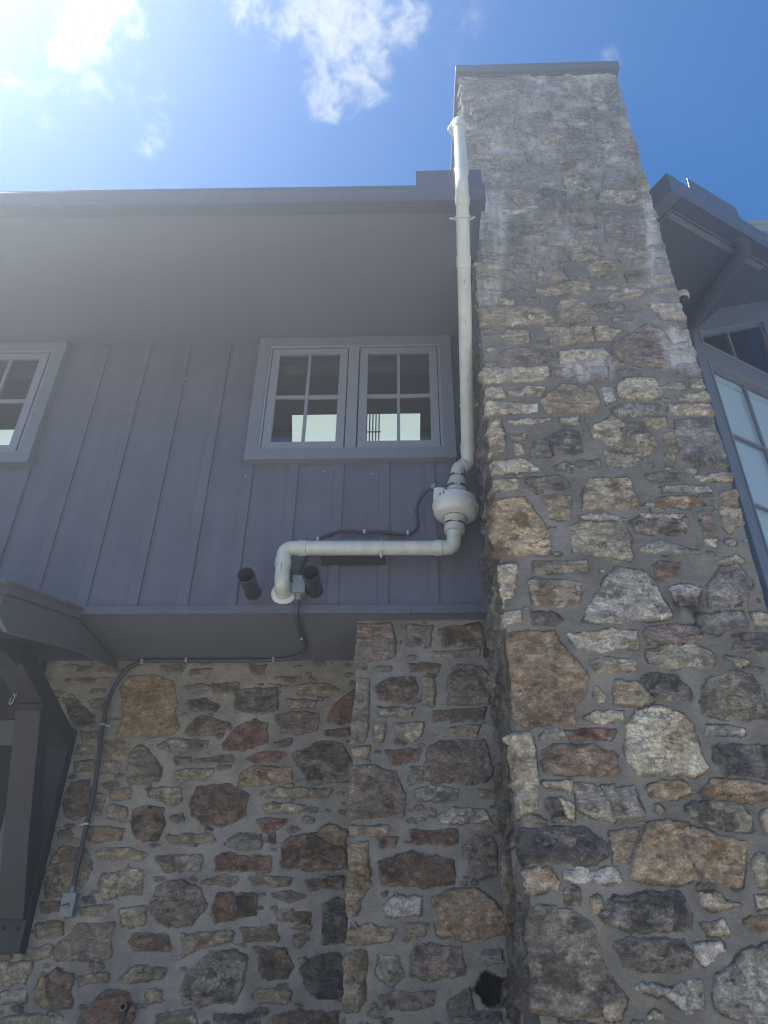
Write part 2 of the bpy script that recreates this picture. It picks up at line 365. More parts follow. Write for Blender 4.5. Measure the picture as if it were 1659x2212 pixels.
def masonry(name, S, Z, place, stones, regions, seed, parent=None, upper=None, marks=(), mat_=None, rough_scale=None, mortar=(.225, .220, .200), gain=1.0, side=False):
    """S, Z: sample lines of the sheet (along the wall, height); place(S2, Z2) -> base point arrays (x,y) and outward normal arrays (nx,ny).
    stones: (class, polygon in S,Z). regions: (s0,s1,z0,z1,palette,count,maxw,maxh) filled with further stones."""
    rng = np.random.RandomState(seed)
    SS, ZZ = np.meshgrid(S, Z); H = np.zeros_like(SS); K = np.zeros_like(SS)
    up = upper(ZZ) if upper else np.zeros_like(SS)
    mo = np.array(mortar)
    mb = fbm(SS * 3, ZZ * 3, 5, seed + 1); mb2 = fbm(SS * 11, ZZ * 22, 4, seed + 2)
    COL = mo * (1 + .34 * (mb - .5) + .24 * (mb2 - .5))[..., None]
    wet = sstep(.55, .75, fbm(SS * 2.1, ZZ * 1.3, 4, seed + 5))[..., None]
    COL = COL * (1 - .16 * wet) + .0
    H += .010 * (fbm(SS * 9, ZZ * 13, 4, seed + 3) - .5) + .006 * (fbm(SS * 40, ZZ * 60, 3, seed + 4) - .5) - .004
    # coverage map for extra stones
    cell = .012; gs = int((S[-1] - S[0]) / cell) + 2; gz = int((Z[-1] - Z[0]) / cell) + 2
    cov = np.zeros((gz, gs), bool); cs, cz = np.meshgrid(S[0] + np.arange(gs) * cell, Z[0] + np.arange(gz) * cell)
    def mark(poly, pad):
        xs = [p[0] for p in poly]; ys = [p[1] for p in poly]
        i0 = max(0, int((min(xs) - pad - S[0]) / cell)); i1 = min(gs, int((max(xs) + pad - S[0]) / cell) + 2)
        j0 = max(0, int((min(ys) - pad - Z[0]) / cell)); j1 = min(gz, int((max(ys) + pad - Z[0]) / cell) + 2)
        if i1 <= i0 or j1 <= j0: return None
        return (slice(j0, j1), slice(i0, i1)), poly_sdf(cs[j0:j1, i0:i1], cz[j0:j1, i0:i1], poly) > -pad
    for k, poly in stones:
        r = mark(poly, .010)
        if r: cov[r[0]] |= r[1]
    allst = [(k, p, 1) for k, p in stones]
    for (s0, s1, z0, z1, pal, cnt, mw, mh) in regions:
        for i in range(cnt):
            f = (1 - i / cnt) ** 1.5
            w = mw * (.22 + .78 * f) * rng.uniform(.7, 1.25); h = mh * (.25 + .75 * f) * rng.uniform(.6, 1.3)
            if h > w * .9: h = w * rng.uniform(.4, .9)
            cx = rng.uniform(s0, s1); cy = rng.uniform(z0, z1); n = rng.randint(6, 9)
            a0 = rng.uniform(0, 6.28); poly = []
            for q in range(n):
                a = a0 + q * 6.2832 / n + rng.uniform(-.22, .22); e = rng.uniform(2.4, 5)
                ca, sa = math.cos(a), math.sin(a); rr = (abs(ca) ** e + abs(sa) ** e) ** (-1 / e) * rng.uniform(.8, 1.03)
                poly.append((cx + ca * rr * w / 2, cy + sa * rr * h / 2))
            r = mark(poly, .009)
            if r is None or cov[r[0]][r[1]].any(): continue
            cov[r[0]] |= r[1]; allst.append((pal[rng.randint(len(pal))], poly, 0))
    for idx, (k, poly, hand) in enumerate(allst):
        xs = [p[0] for p in poly]; ys = [p[1] for p in poly]; pad = .02
        i0 = np.searchsorted(S, min(xs) - pad); i1 = np.searchsorted(S, max(xs) + pad)
        j0 = np.searchsorted(Z, min(ys) - pad); j1 = np.searchsorted(Z, max(ys) + pad)
        if i1 - i0 < 2 or j1 - j0 < 2: continue
        sl = (slice(j0, j1), slice(i0, i1)); X = SS[sl]; Y = ZZ[sl]; sd_ = seed * 7 + idx * 13
        wx = X + .034 * (fbm(X * 14, Y * 14, 3, sd_) - .5) + .014 * (fbm(X * 60, Y * 60, 3, sd_ + 3) - .5)
        wy = Y + .030 * (fbm(X * 14, Y * 14, 3, sd_ + 5) - .5) + .014 * (fbm(X * 60, Y * 60, 3, sd_ + 8) - .5)
        d = poly_sdf(wx, wy, poly) + (.010 if hand else .003)
        size = min(max(xs) - min(xs), max(ys) - min(ys)); ux = up[sl]
        lift = (.6 + .4 * hand) * (rng.uniform(.003, .012) + min(.008, size * .03)) * (1 - .3 * ux)
        rim = sstep(-.001, rng.uniform(.007, .016), d)
        cx = sum(xs) / len(xs); cy = sum(ys) / len(ys); ax, ay = rng.uniform(-.05, .05), rng.uniform(-.075, .05)
        cl = fbm(X * rng.uniform(6, 10) + rng.uniform(-1, 1) * Y * 6, Y * rng.uniform(11, 22), 4, sd_ + 11)     # cleavage, terraced into ledges
        st = cl * 5; ter = (np.floor(st) + sstep(.62, 1, st - np.floor(st))) / 5
        rel = .034 * (ter - .5) + .013 * (fbm(X * 45, Y * 70, 4, sd_ + 14) - .5) + .010 * (fbm(X * 16, Y * 16, 3, sd_ + 19) - .5)
        if k in 'O': rel *= .35
        h = rim * (lift + (rel + ax * (X - cx) + ay * (Y - cy)) * (1 - .1 * ux)) - .002 * (1 - rim)
        if k == 'H': h = -.055 * sstep(0, .03, d)  # hole: shallow recess, its inner darkness put into the class colour
        a = sstep(-.0012, .0018, d)
        H[sl] = H[sl] * (1 - a) + np.maximum(H[sl] * .4 + h, -.06 if k == 'H' else -.004) * a
        base = np.array(PAL[k]) * rng.uniform(.88, 1.12) * np.array([rng.uniform(.97, 1.03), 1, rng.uniform(.95, 1.05)])
        A1, A2 = (np.array(c) for c in ALT[k]); cm = .35 if k == 'O' else 1.0
        f1 = sstep(.53, .60, fbm(X * 9 + 3, Y * 12, 6, sd_ + 21, .65))[..., None] * rng.uniform(.4, 1) * cm
        f2 = sstep(.54, .61, fbm(X * 7 - 8, Y * 9, 6, sd_ + 27, .65))[..., None] * rng.uniform(.4, 1)
        c = base * np.ones(X.shape + (3,)); c = c * (1 - f1) + A1 * f1; c = c * (1 - f2) + A2 * f2
        c = c * (1 + 1.1 * cm * (fbm(X * 30, Y * 44, 5, sd_ + 31, .65) - .5))[..., None]
        c = c * (1 + .5 * (fbm(X * 5, Y * 5, 2, sd_ + 32) - .5))[..., None]
        if size > .09:      # splits along the bedding, their crevice shade put into the colour
            wv = fbm(X * rng.uniform(2.5, 5) + Y * rng.uniform(-3, 3), Y * rng.uniform(6, 11), 4, sd_ + 33, .55)
            ck = (1 - sstep(.0, .016, np.abs(wv - .5))) * sstep(.40, .55, fbm(X * 6, Y * 6, 3, sd_ + 35)) * rim
            H[sl] -= .007 * ck * a; c = c * (1 - .62 * ck[..., None])
        ch = (sstep(.016, .003, d) * sstep(.52, .62, fbm(X * 22, Y * 22, 3, sd_ + 37)) * rng.uniform(0, .8))[..., None]
        c = c * (1 - ch) + (c * .4 + np.array((.30, .28, .23))) * ch      # pale chipped arrises
        if not hand: c = c * .72 + COL[sl] * .28
        c = c * gain  # per-wall tone; the lower wall's deeper shade enters its stone colour here
        # mortar smeared over the rim in places
        sm = (sstep(.022, .0, d) * sstep(.48, .60, fbm(X * 12, Y * 12, 4, sd_ + 41)))[..., None] * .8
        c = c * (1 - sm) + COL[sl] * sm
        gp = (1 - sstep(.001, .0055, np.abs(d + .0035))) * sstep(.50, .58, fbm(X * 11, Y * 11, 3, sd_ + 44)) * (1 - a)   # open shrinkage joint; gap dirt and crevice shade both put into the colour
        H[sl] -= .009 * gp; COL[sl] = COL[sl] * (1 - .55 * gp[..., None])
        aa = a[..., None]; COL[sl] = COL[sl] * (1 - aa) + c * aa; K[sl] = np.maximum(K[sl] * (1 - a), a)
    if upper:
        COL = COL * (1 - .28 * up[..., None]) + np.array((.34, .33, .315)) * .28 * up[..., None]
    if upper:   # lime wash, weathering and painted crevice shade high on the stack
        lime = np.array((.42, .418, .40)) * (1 + 1.5 * (fbm(SS * 7, ZZ * 3.2, 6, seed + 51, .6) - .5) + .7 * (fbm(SS * 30, ZZ * 9, 4, seed + 56, .6) - .5))[..., None]
        f = (up * (.06 + .62 * sstep(.46, .64, fbm(SS * 3.5, ZZ * 3, 5, seed + 52))))[..., None].clip(0, .82)
        COL = COL * (1 - f) + lime * f
        rd = fbm(SS * 3.2 + .9 * ZZ, ZZ * 7.5, 5, seed + 81, .6); cr_ = (1 - sstep(0, .020, np.abs(rd - .5))) * sstep(.42, .52, fbm(SS * 4, ZZ * 3, 3, seed + 83)) * up
        H -= .012 * cr_; COL = COL * (1 - .6 * cr_[..., None])  # recessed crevices with their dark shade lines put into the colour
        H += up * .030 * (fbm(SS * 5, ZZ * 9, 5, seed + 85, .6) - .5)
        COL = COL * (1 + up * .75 * (fbm(SS * 4.5, ZZ * 4.0, 5, seed + 87, .62) - .5))[..., None]
        tone = (1 - .16 * up * sstep(.45, .6, fbm(SS * 2.2, ZZ * 2.8, 3, seed + 61)))[..., None]; COL = COL * tone
    for k, poly in marks:
        d = poly_sdf(SS + .12 * (fbm(SS * 5, ZZ * 2, 4, seed + 71) - .5), ZZ + .25 * (fbm(SS * 7, ZZ * 2, 4, seed + 72) - .5), poly)
        f = (sstep(-.05, .05, d) * (.35 + .6 * sstep(.3, .6, fbm(SS * 26, ZZ * 3.0, 4, seed + 73))))[..., None]
        if k == 'W': COL = COL * (1 - f * .8) + np.array((.62, .62, .60)) * f * .8
        else: COL = COL * (1 - f * .9) + np.array((.040, .032, .026)) * f * .9
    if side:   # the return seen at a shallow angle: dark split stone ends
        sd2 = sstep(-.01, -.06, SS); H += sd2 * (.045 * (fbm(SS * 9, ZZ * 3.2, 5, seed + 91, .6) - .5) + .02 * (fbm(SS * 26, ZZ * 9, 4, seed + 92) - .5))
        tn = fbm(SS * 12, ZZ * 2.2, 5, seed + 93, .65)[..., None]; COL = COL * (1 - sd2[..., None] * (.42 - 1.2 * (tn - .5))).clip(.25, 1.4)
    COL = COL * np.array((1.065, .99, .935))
    if rough_scale is not None: H = H * rough_scale(SS, ZZ)
    bx, by, nx, ny = place(SS, ZZ)
    V = np.stack([bx + nx * H, by + ny * H, ZZ], -1).reshape(-1, 3)
    nz, ns = SS.shape; ii = np.arange(nz * ns).reshape(nz, ns)
    F = np.stack([ii[:-1, :-1], ii[:-1, 1:], ii[1:, 1:], ii[1:, :-1]], -1).reshape(-1, 4)
    m = bpy.data.meshes.new(name)
    m.vertices.add(len(V)); m.vertices.foreach_set('co', V.astype(np.float32).ravel())
    m.loops.add(F.size); m.loops.foreach_set('vertex_index', F.astype(np.int32).ravel())
    m.polygons.add(len(F)); m.polygons.foreach_set('loop_start', np.arange(0, F.size, 4, dtype=np.int32)); m.polygons.foreach_set('loop_total', np.full(len(F), 4, np.int32))
    m.update(calc_edges=True)
    a = m.attributes.new('albedo', 'FLOAT_COLOR', 'POINT')
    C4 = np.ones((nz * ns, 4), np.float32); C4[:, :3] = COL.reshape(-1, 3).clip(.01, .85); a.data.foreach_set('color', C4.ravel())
    b = m.attributes.new('stone', 'FLOAT', 'POINT'); b.data.foreach_set('value', K.astype(np.float32).ravel())
    m.polygons.foreach_set('use_smooth', np.ones(len(F), bool))
    return link(name, m, M_stone, parent)
ST_CHIMNEY = """g 156,1905 176,1934 234,1944 250,1910 245,1886 173,1887|l 135,1858 158,1862 179,1851 176,1818 141,1788 135,1816|l 273,1764 315,1784 379,1784 374,1759 324,1757|g 307,1866 326,1877 351,1866 339,1853 311,1852|g 351,1866 377,1875 408,1859 397,1836 355,1842|p 286,1836 317,1840 320,1807 293,1804|p 400,1758 422,1770 433,1748 419,1722 399,1719|t 259,1743 286,1741 307,1732 299,1710 272,1703 259,1721|g 121,1731 163,1738 202,1732 209,1706 160,1695 122,1701|g 320,1744 356,1756 375,1737 366,1703 326,1709|p 372,1716 404,1719 446,1713 442,1687 387,1690|g 231,1680 260,1683 261,1649 233,1647|d 147,1634 178,1641 178,1613 152,1608|p 217,1631 232,1638 245,1626 236,1610 220,1613|t 350,1630 358,1635 364,1627 358,1619 350,1622|o 434,1630 449,1632 448,1552 423,1551 428,1591|g 377,1621 412,1619 415,1572 400,1550 363,1559|l 156,1594 221,1593 212,1576 159,1570|l 292,1592 344,1598 358,1570 333,1552 295,1561|d 232,1537 256,1555 294,1546 282,1510 255,1500 238,1515|t 195,1539 212,1542 219,1523 203,1516|l 352,1544 447,1546 446,1507 404,1505 348,1515|g 336,1497 388,1491 383,1470 338,1465|l 151,1552 185,1554 190,1524 155,1511|c 177,1503 223,1497 218,1487 178,1488|p 350,1447 357,1457 415,1445 409,1396 346,1399|t 194,1418 230,1430 262,1431 233,1417|t 222,1397 245,1413 273,1412 265,1385 225,1385|t 270,1385 288,1415 310,1421 325,1403 337,1367 299,1355 281,1356|p 164,1419 184,1421 182,1401 162,1399|g 297,1449 339,1454 338,1433 286,1435|p 215,1364 241,1373 240,1347 215,1348|t 210,1336 229,1341 224,1310 211,1311|t 236,1325 262,1337 265,1309 238,1307|t 301,1336 322,1351 347,1351 355,1322 328,1307 304,1314|b 363,1325 404,1333 399,1305 366,1303|t 213,1289 270,1303 300,1302 300,1281 254,1270 214,1280|t 325,1265 356,1282 390,1281 382,1267 330,1256|c 153,1267 174,1263 172,1254 154,1258|t 116,1246 171,1247 218,1245 234,1211 167,1204 115,1206|t 239,1239 251,1256 288,1255 306,1215 261,1207 244,1220|c 387,1247 442,1247 438,1208 402,1216|t 149,1185 166,1196 192,1192 192,1170 161,1165|t 218,1198 291,1197 289,1167 240,1161 221,1173|t 297,1196 314,1200 336,1188 317,1169 297,1173|p 321,1160 376,1202 398,1194 406,1158 392,1111 346,1116 313,1139|p 147,1146 173,1158 220,1144 221,1127 173,1123 149,1132|c 235,1144 302,1153 308,1139 298,1123 235,1123|c 117,1115 212,1113 214,1100 199,1087 118,1083|g 274,1112 303,1111 297,1088 275,1088|c 116,1072 142,1073 145,1056 116,1055|t 150,1066 181,1075 203,1073 199,1057 155,1056|t 197,1046 230,1078 276,1075 283,1049 272,1027 205,1027|l 290,1072 301,1065 305,1046 290,1039|c 311,1071 327,1089 368,1088 374,1057 346,1045 314,1053|c 419,1086 439,1088 436,1070 418,1072|c 395,1053 437,1061 438,1045 396,1044|c 115,1044 137,1045 190,1041 189,1027 128,1023 115,1022|g 296,1030 311,1039 365,1035 358,1019 303,1017|c 379,1036 437,1035 437,1018 376,1019|c 147,1011 204,1014 174,1003 155,1004|l 220,1011 251,1014 245,1003 221,1003|t 115,1011 134,1011 137,986 135,951 117,948|t 342,1012 366,1013 370,999 355,994 341,1001|g 382,1007 437,1009 435,930 400,925 380,936 379,965|c 265,996 293,1014 310,1002 303,969 295,955 279,966 265,978|d 309,1002 334,1003 343,980 306,978|t 295,960 306,977 343,980 349,962 335,948 305,946|G 275,953 294,947 335,947 321,931 297,925 276,932|d 199,976 220,994 243,988 243,952 206,951|d 172,968 197,975 200,947 173,949|c 149,983 168,984 166,977 149,977|t 150,968 161,965 162,954 151,949|t 361,983 375,983 373,966 362,967|t 362,956 375,953 363,928 355,931|c 115,934 161,941 184,922 144,921 123,913 115,917|d 198,922 218,935 230,927 225,918|g 234,937 266,938 262,926 234,924|g 326,912 345,917 375,911 371,903 331,902|c 391,908 438,914 437,902 395,902|c 116,905 147,906 147,892 118,885|d 159,907 206,912 219,894 199,890 164,900|l 341,891 404,893 403,886 342,885|t 181,878 217,878 219,867 209,843 189,844|t 235,883 252,906 299,909 305,866 293,857 234,859|o 330,872 355,876 381,877 392,865 356,860 331,864|t 419,881 440,886 442,841 413,821 409,849|o 115,872 155,877 169,857 182,823 178,789 118,787 114,826|l 226,846 259,851 286,840 232,842|G 289,835 306,845 363,841 358,819 312,820 296,825|c 307,849 362,847 352,843 312,845|G 211,831 223,836 282,833 286,815 280,781 254,786 213,793|p 377,849 395,852 398,819 382,814 380,834|c 381,809 396,809 392,799 382,802|l 293,795 324,806 367,792 325,788|c 120,772 136,775 135,758 130,733 117,719|G 159,777 224,779 223,766 159,763|t 150,751 157,756 215,748 210,725 187,714 153,721|l 211,699 245,753 261,769 291,764 307,748 316,703 283,696 224,695|b 310,771 319,778 343,775 337,757 312,752|w 325,738 339,745 360,740 352,720 327,718|g 371,743 391,770 412,773 422,747 409,711 365,711|t 390,778 415,786 423,777 413,775 392,773|c 116,708 136,709 135,694 117,693|d 149,706 174,708 185,699 176,693 150,693|g 347,705 402,707 403,690 367,680 345,684|c 413,706 432,706 442,701 428,692 414,694|B 118,679 144,683 171,681 185,658 207,625 198,604 186,594 182,572 128,571 114,583 115,640|c 192,679 244,685 270,683 269,662 228,658 200,660|p 281,680 288,688 342,690 347,676 336,670 284,666|G 279,656 297,662 335,666 357,654 349,638 292,639 279,646|k 383,676 402,679 431,676 427,659 382,660|t 211,644 227,649 264,646 263,638 226,632 217,634|c 369,650 387,649 393,645 381,639|t 211,605 216,615 221,605 218,598 212,597|t 233,607 238,621 263,619 277,598 262,593 232,595|d 269,622 281,630 308,626 319,609 316,600 279,600|G 330,598 344,622 370,633 393,628 402,601 403,578 352,578 328,585|c 195,579 210,585 239,585 239,576 216,574 202,575|l 145,559 152,565 168,564 170,558 162,554 146,556|r 176,563 197,565 227,565 220,556 195,555 178,556|c 242,569 255,585 285,591 305,583 314,569 316,537 318,523 305,517 244,518 236,533 237,551|l 330,569 367,567 365,560 328,561|c 119,563 136,561 137,538 136,499 133,483 120,472 121,513|b 144,540 156,547 198,548 224,537 224,518 200,516 149,521|k 331,547 354,549 396,544 388,517 338,518 329,534|c 143,509 172,507 169,500 152,504|G 178,506 201,505 211,483 211,472 197,472 179,482|g 205,504 219,505 219,488 225,473 215,473 213,487|g 221,502 238,504 243,482 241,476 228,473 222,487|o 251,503 268,510 295,508 298,500 278,494 254,497|o 309,498 320,510 353,510 385,505 382,492 339,490 312,497|d 146,491 158,493 162,485 162,477 169,473 169,469 149,472|c 159,492 172,484 170,474 163,479|t 256,486 263,486 264,479 256,482|G 290,481 297,488 344,488 354,476 353,462 347,460 331,464 297,473|k 119,460 154,462 183,463 197,448 199,436 178,430 156,432 117,432|t 206,457 236,462 234,454 220,431 207,430|o 228,439 248,468 262,471 288,467 276,456 283,429 286,415 255,412 224,415|o 278,456 292,464 306,462 315,456 342,448 330,411 323,409 298,416 285,429|t 366,478 372,481 378,466 372,446 363,459|t 345,429 351,438 359,437 352,410 344,410|w 155,420 177,424 180,416 168,413 155,416|w 181,422 206,424 210,414 186,413|t 120,422 139,424 146,413 145,407 120,400|G 155,404 165,407 165,392 153,393|k 183,385 199,398 247,402 265,404 272,386 271,373 211,372 188,378|t 177,396 185,399 189,391 178,386|c 286,403 302,402 311,394 323,392 299,389 285,393|c 338,401 351,402 356,399 348,393 339,392|o 325,380 345,382 353,377 342,370 330,371|c 282,377 303,380 307,369 286,369|n 120,387 135,389 158,386 174,376 179,358 181,338 188,328 198,315 194,308 178,308 172,302 164,302 119,302 118,344|t 177,307 198,313 192,301 179,300|d 196,360 235,363 262,361 267,352 261,339 229,339 202,341|w 270,360 297,360 297,355 277,344 270,353|l 210,325 226,327 240,323 272,330 269,308 254,306 231,318|l 286,332 309,348 340,360 357,346 341,290 295,301 280,310|t 204,297 210,297 212,294 203,294"""
ST_PIER = """p -79,785 -26,787 -20,736 -65,725 -79,725|b 46,776 107,787 111,752 54,752|g -2,783 35,780 30,750 -2,755|t 34,740 105,744 102,735 33,734|b -2,721 45,721 41,713 2,711|b -49,689 -29,701 9,699 9,677 -18,665 -44,669|t 21,701 36,701 35,663 20,665|p 58,701 72,719 107,717 118,689 111,663 54,663|G -79,701 -60,697 -59,627 -66,609 -78,610|G -44,657 5,654 1,646 -42,646|b 31,650 107,656 102,642 39,640|t -48,633 -35,633 -38,609 -48,609|c -20,633 18,635 16,620 4,610 -20,614|t 57,627 98,631 93,620 60,620|r -32,596 15,598 11,583 -25,580|t -77,598 -55,601 -58,589 -76,587|p 26,598 41,609 104,609 110,569 100,555 24,559|p -78,572 -54,576 -21,569 -9,538 -11,511 -35,513 -77,509|G 0,573 15,573 15,555 0,555|l 6,545 29,550 62,545 57,533 11,532|t 89,545 112,545 110,537 92,536|w 35,511 56,523 98,518 106,505 49,505|t -78,499 -28,498 -32,490 -77,488|r 0,493 59,494 58,481 10,479|r -40,483 -18,484 -21,477 -38,478|o -76,474 -66,479 -56,477 -53,432 -70,397 -78,396|b -41,455 3,469 54,456 53,436 16,428 -36,435|p 68,473 86,487 109,483 107,445 80,439|w -36,406 -18,419 11,415 9,400 -31,394|o 24,415 49,425 79,427 104,412 115,398 112,378 63,371 34,377|t -78,379 -50,385 -19,381 -27,371 -76,365|t -9,386 20,386 15,377 -5,371|t -75,354 -56,357 -55,309 -64,298 -76,300|G -40,353 -18,352 -11,336 -24,325 -40,335|p 2,360 24,366 59,361 61,336 23,331 0,336|g 85,358 107,361 106,348 87,347|p -36,312 -18,317 26,316 23,307 -24,300|H 73,322 86,336 106,331 104,307 88,305|g 44,307 65,321 70,299 102,298 102,288 44,287|b -33,291 -24,291 -27,287 -34,286"""
ST_LOWER = """O -487,742 -477,761 -437,764 -400,755 -389,720 -390,699 -378,678 -385,666 -432,661 -474,660 -471,699|d -580,724 -554,720 -523,695 -518,680 -544,680 -567,699|t -536,720 -508,722 -509,708 -531,711|g -376,744 -349,749 -337,742 -350,736 -372,738|b -332,747 -288,751 -290,738 -325,736|d -369,720 -342,726 -315,711 -321,704 -363,706|d -290,735 -255,742 -223,740 -218,709 -237,702 -284,703 -291,720|t -191,745 -149,749 -117,740 -148,733 -187,734|d -274,783 -244,781 -247,769 -269,771|g -426,781 -382,783 -388,772 -421,772|G -374,773 -338,775 -343,760 -372,764|t -228,760 -182,760 -203,755|t -202,722 -154,720 -157,712 -201,712|r -136,695 -119,717 -92,738 -77,685 -135,683|b -368,668 -344,695 -297,683 -293,675 -322,664|r -300,651 -279,678 -253,690 -235,682 -232,651 -265,642 -296,642|p -220,692 -188,702 -151,699 -152,675 -178,666 -209,668|b -138,671 -100,673 -97,665 -134,664|t -537,669 -507,669 -504,656 -531,654|G -406,646 -390,656 -328,654 -330,642 -380,636|t -538,644 -517,645 -516,634 -538,637|t -496,651 -455,651 -448,634 -470,626 -492,634|g -218,651 -192,658 -194,648 -214,646|d -186,634 -150,651 -110,651 -92,618 -94,592 -156,589 -171,611|G -446,598 -449,637 -437,647 -414,634 -393,611 -396,592 -439,588|g -375,626 -352,629 -349,621 -370,619|g -341,624 -284,631 -283,623 -326,619|r -260,626 -237,636 -200,636 -209,626 -249,620|t -536,620 -504,624 -500,607 -531,607|t -496,621 -462,619 -463,606 -490,607|t -373,605 -345,610 -311,608 -320,597 -366,593|o -267,602 -245,615 -188,613 -187,595 -245,586 -265,586|p -539,560 -533,588 -507,591 -496,572 -497,547 -517,535 -531,541|t -491,572 -477,569 -479,544 -487,547|t -470,576 -437,579 -438,566 -464,565|t -414,579 -357,581 -355,563 -367,558 -388,566 -405,569|b -341,560 -334,582 -285,589 -253,570 -254,542 -281,527 -313,528 -335,542|t -231,573 -205,581 -123,580 -129,569 -224,570|t -224,555 -203,559 -161,555 -170,546 -218,547|d -367,539 -351,543 -346,533 -359,530|r -233,535 -188,535 -200,522 -222,521|b -429,548 -412,554 -382,552 -377,530 -381,507 -403,506 -422,517|o -494,520 -475,524 -437,520 -439,508 -487,505|t -468,554 -440,552 -438,535 -465,538|t -366,512 -308,515 -294,506 -325,500 -361,502|d -278,503 -263,515 -225,513 -226,495 -248,493|G -223,515 -206,516 -202,504 -223,507|t -536,514 -526,520 -516,511 -526,508|t -535,516 -519,519 -516,509 -531,509|b -194,498 -180,512 -145,515 -127,501 -96,497 -95,472 -145,468 -189,472|o -143,518 -123,530 -97,519 -99,499 -124,504|t -541,455 -535,481 -523,494 -490,493 -476,473 -480,450 -497,431 -533,429|t -470,490 -429,495 -396,485 -404,479 -465,480|G -378,482 -313,484 -312,465 -363,464|r -290,480 -279,488 -263,486 -260,464 -287,466|r -256,483 -210,484 -209,466 -254,466|t -459,442 -454,459 -434,460 -428,429 -447,428|c -430,451 -421,470 -398,462 -395,434 -426,434|p -375,415 -370,445 -339,451 -307,440 -297,419 -315,395 -345,392 -368,402|t -306,449 -275,457 -255,452 -267,445|t -240,453 -219,459 -175,455 -178,447 -230,448|b -153,452 -98,456 -101,445 -150,443|r -285,408 -281,435 -259,434 -254,403 -279,399|b -256,432 -227,433 -224,409 -251,404|p -201,433 -177,439 -155,432 -176,426|d -127,420 -106,428 -93,420 -92,378 -124,373|b -537,420 -512,420 -509,410 -532,409|t -478,415 -435,418 -440,408 -473,407|c -419,412 -383,415 -382,397 -412,394|t -193,411 -169,414 -166,401 -192,402|b -165,409 -146,409 -148,400 -164,400|t -537,393 -501,396 -497,380 -530,377|p -502,362 -476,393 -427,394 -422,355 -457,350 -496,352|b -401,370 -391,381 -346,379 -340,366 -391,364|t -325,381 -277,384 -253,385 -255,377 -296,366 -318,356|b -242,390 -194,393 -187,380 -234,376|t -165,380 -152,386 -145,378 -160,370|c -535,362 -509,367 -509,354 -529,351|G -314,312 -312,334 -280,359 -251,364 -229,352 -232,325 -241,305 -309,300|b -209,362 -177,365 -166,345 -171,332 -206,330|k -152,345 -132,358 -103,360 -91,351 -92,309 -129,311 -148,325|c -575,346 -531,346 -533,322 -562,321|o -516,314 -511,334 -504,315 -491,295 -516,302|b -506,329 -493,339 -473,332 -464,296 -489,293|t -461,330 -424,335 -419,328 -456,322|t -404,328 -384,344 -342,338 -346,331 -392,325|t -364,314 -344,316 -339,304 -359,302|o -215,310 -208,318 -167,316 -166,306 -209,303|c -565,309 -531,314 -527,302 -562,299|r -450,273 -438,296 -419,313 -389,311 -376,287 -382,274|c -553,281 -514,286 -473,281 -470,272 -550,271|G -344,288 -299,293 -288,274 -342,274|d -264,287 -210,289 -206,275 -263,274|b -187,287 -151,294 -100,293 -99,276 -186,275"""
ST_CW = """W 427,1547 449,1546 432,1410 404,1257 402,1314 413,1445|W 128,1556 188,1554 156,1261 117,1247 119,1420|W 387,1202 443,1200 437,1109 394,1109|W 225,1120 309,1118 303,1078 255,1079|X 316,731 357,731 348,674 342,699 331,710 322,703"""

# ================================================================== SETTING
g = MB(); g.box(-60, 60, -60, 60, -.3, 0.0)
ground = g.build('ground', mat('pale_concrete_yard', (.50, .465, .39), .9, var=.18, vscale=1.5, bump=.4, bscale=30))
tag(ground, kind='structure')

# ------------------------------------------------------------------ chimney
CX0, CYF, CTOP = .585, 4.15, 9.80
def chim_w(z): return 1.590 + .0115 * (z - 3.6)
CDEP = 1.22
def chim_place(SS, ZZ):
    W = 1.66; sc = chim_w(ZZ) / W
    c = .022
    def ramp(t): return np.clip(t, 0, 1)
    fl = ramp(.5 - SS / (2 * c)); fr = ramp(.5 + (SS - W) / (2 * c))
    ang = fl * (math.pi / 2) - fr * (math.pi / 2)
    nx = -np.sin(ang); ny = -np.cos(ang)
    X = CX0 + np.clip(SS, 0, W) * sc
    Y = CYF + np.clip(-SS, 0, None) + np.clip(SS - W, 0, None)
    # take the arris off
    e = np.minimum(np.abs(SS), np.abs(SS - W)); rnd = .006 * np.clip(1 - e / c, 0, 1) ** 2
    return X - nx * rnd, Y - ny * rnd, nx, ny
def to_chim(k, poly):
    q = []
    for (x, z) in poly:
        s = (x - CX0) * 1.66 / chim_w(z)
        if s < .035: s = -(.05 + .09 * ((z * 7.3) % 1))
        elif s > 1.60: s = 1.66 + .05 + .1 * ((z * 5.1) % 1)
        q.append((s, z))
    return k, q
st_ch = [to_chim(k, p) for k, p in parse(ST_CHIMNEY)]
marks = [(k, [((x - CX0) * 1.66 / chim_w(z), z) for x, z in p]) for k, p in parse(ST_CW)]
S = np.concatenate([np.arange(-CDEP, -.05, .011), np.arange(-.05, 1.71, .0068), np.arange(1.71, 1.66 + CDEP, .02)])
Z = np.concatenate([np.arange(0, 1.3, .03), np.arange(1.3, 4.6, .0066), np.arange(4.6, CTOP, .0095)])
chimney = thing('stone_chimney', 'tall fieldstone chimney with a flat grey metal cap rising past the eave', 'chimney')
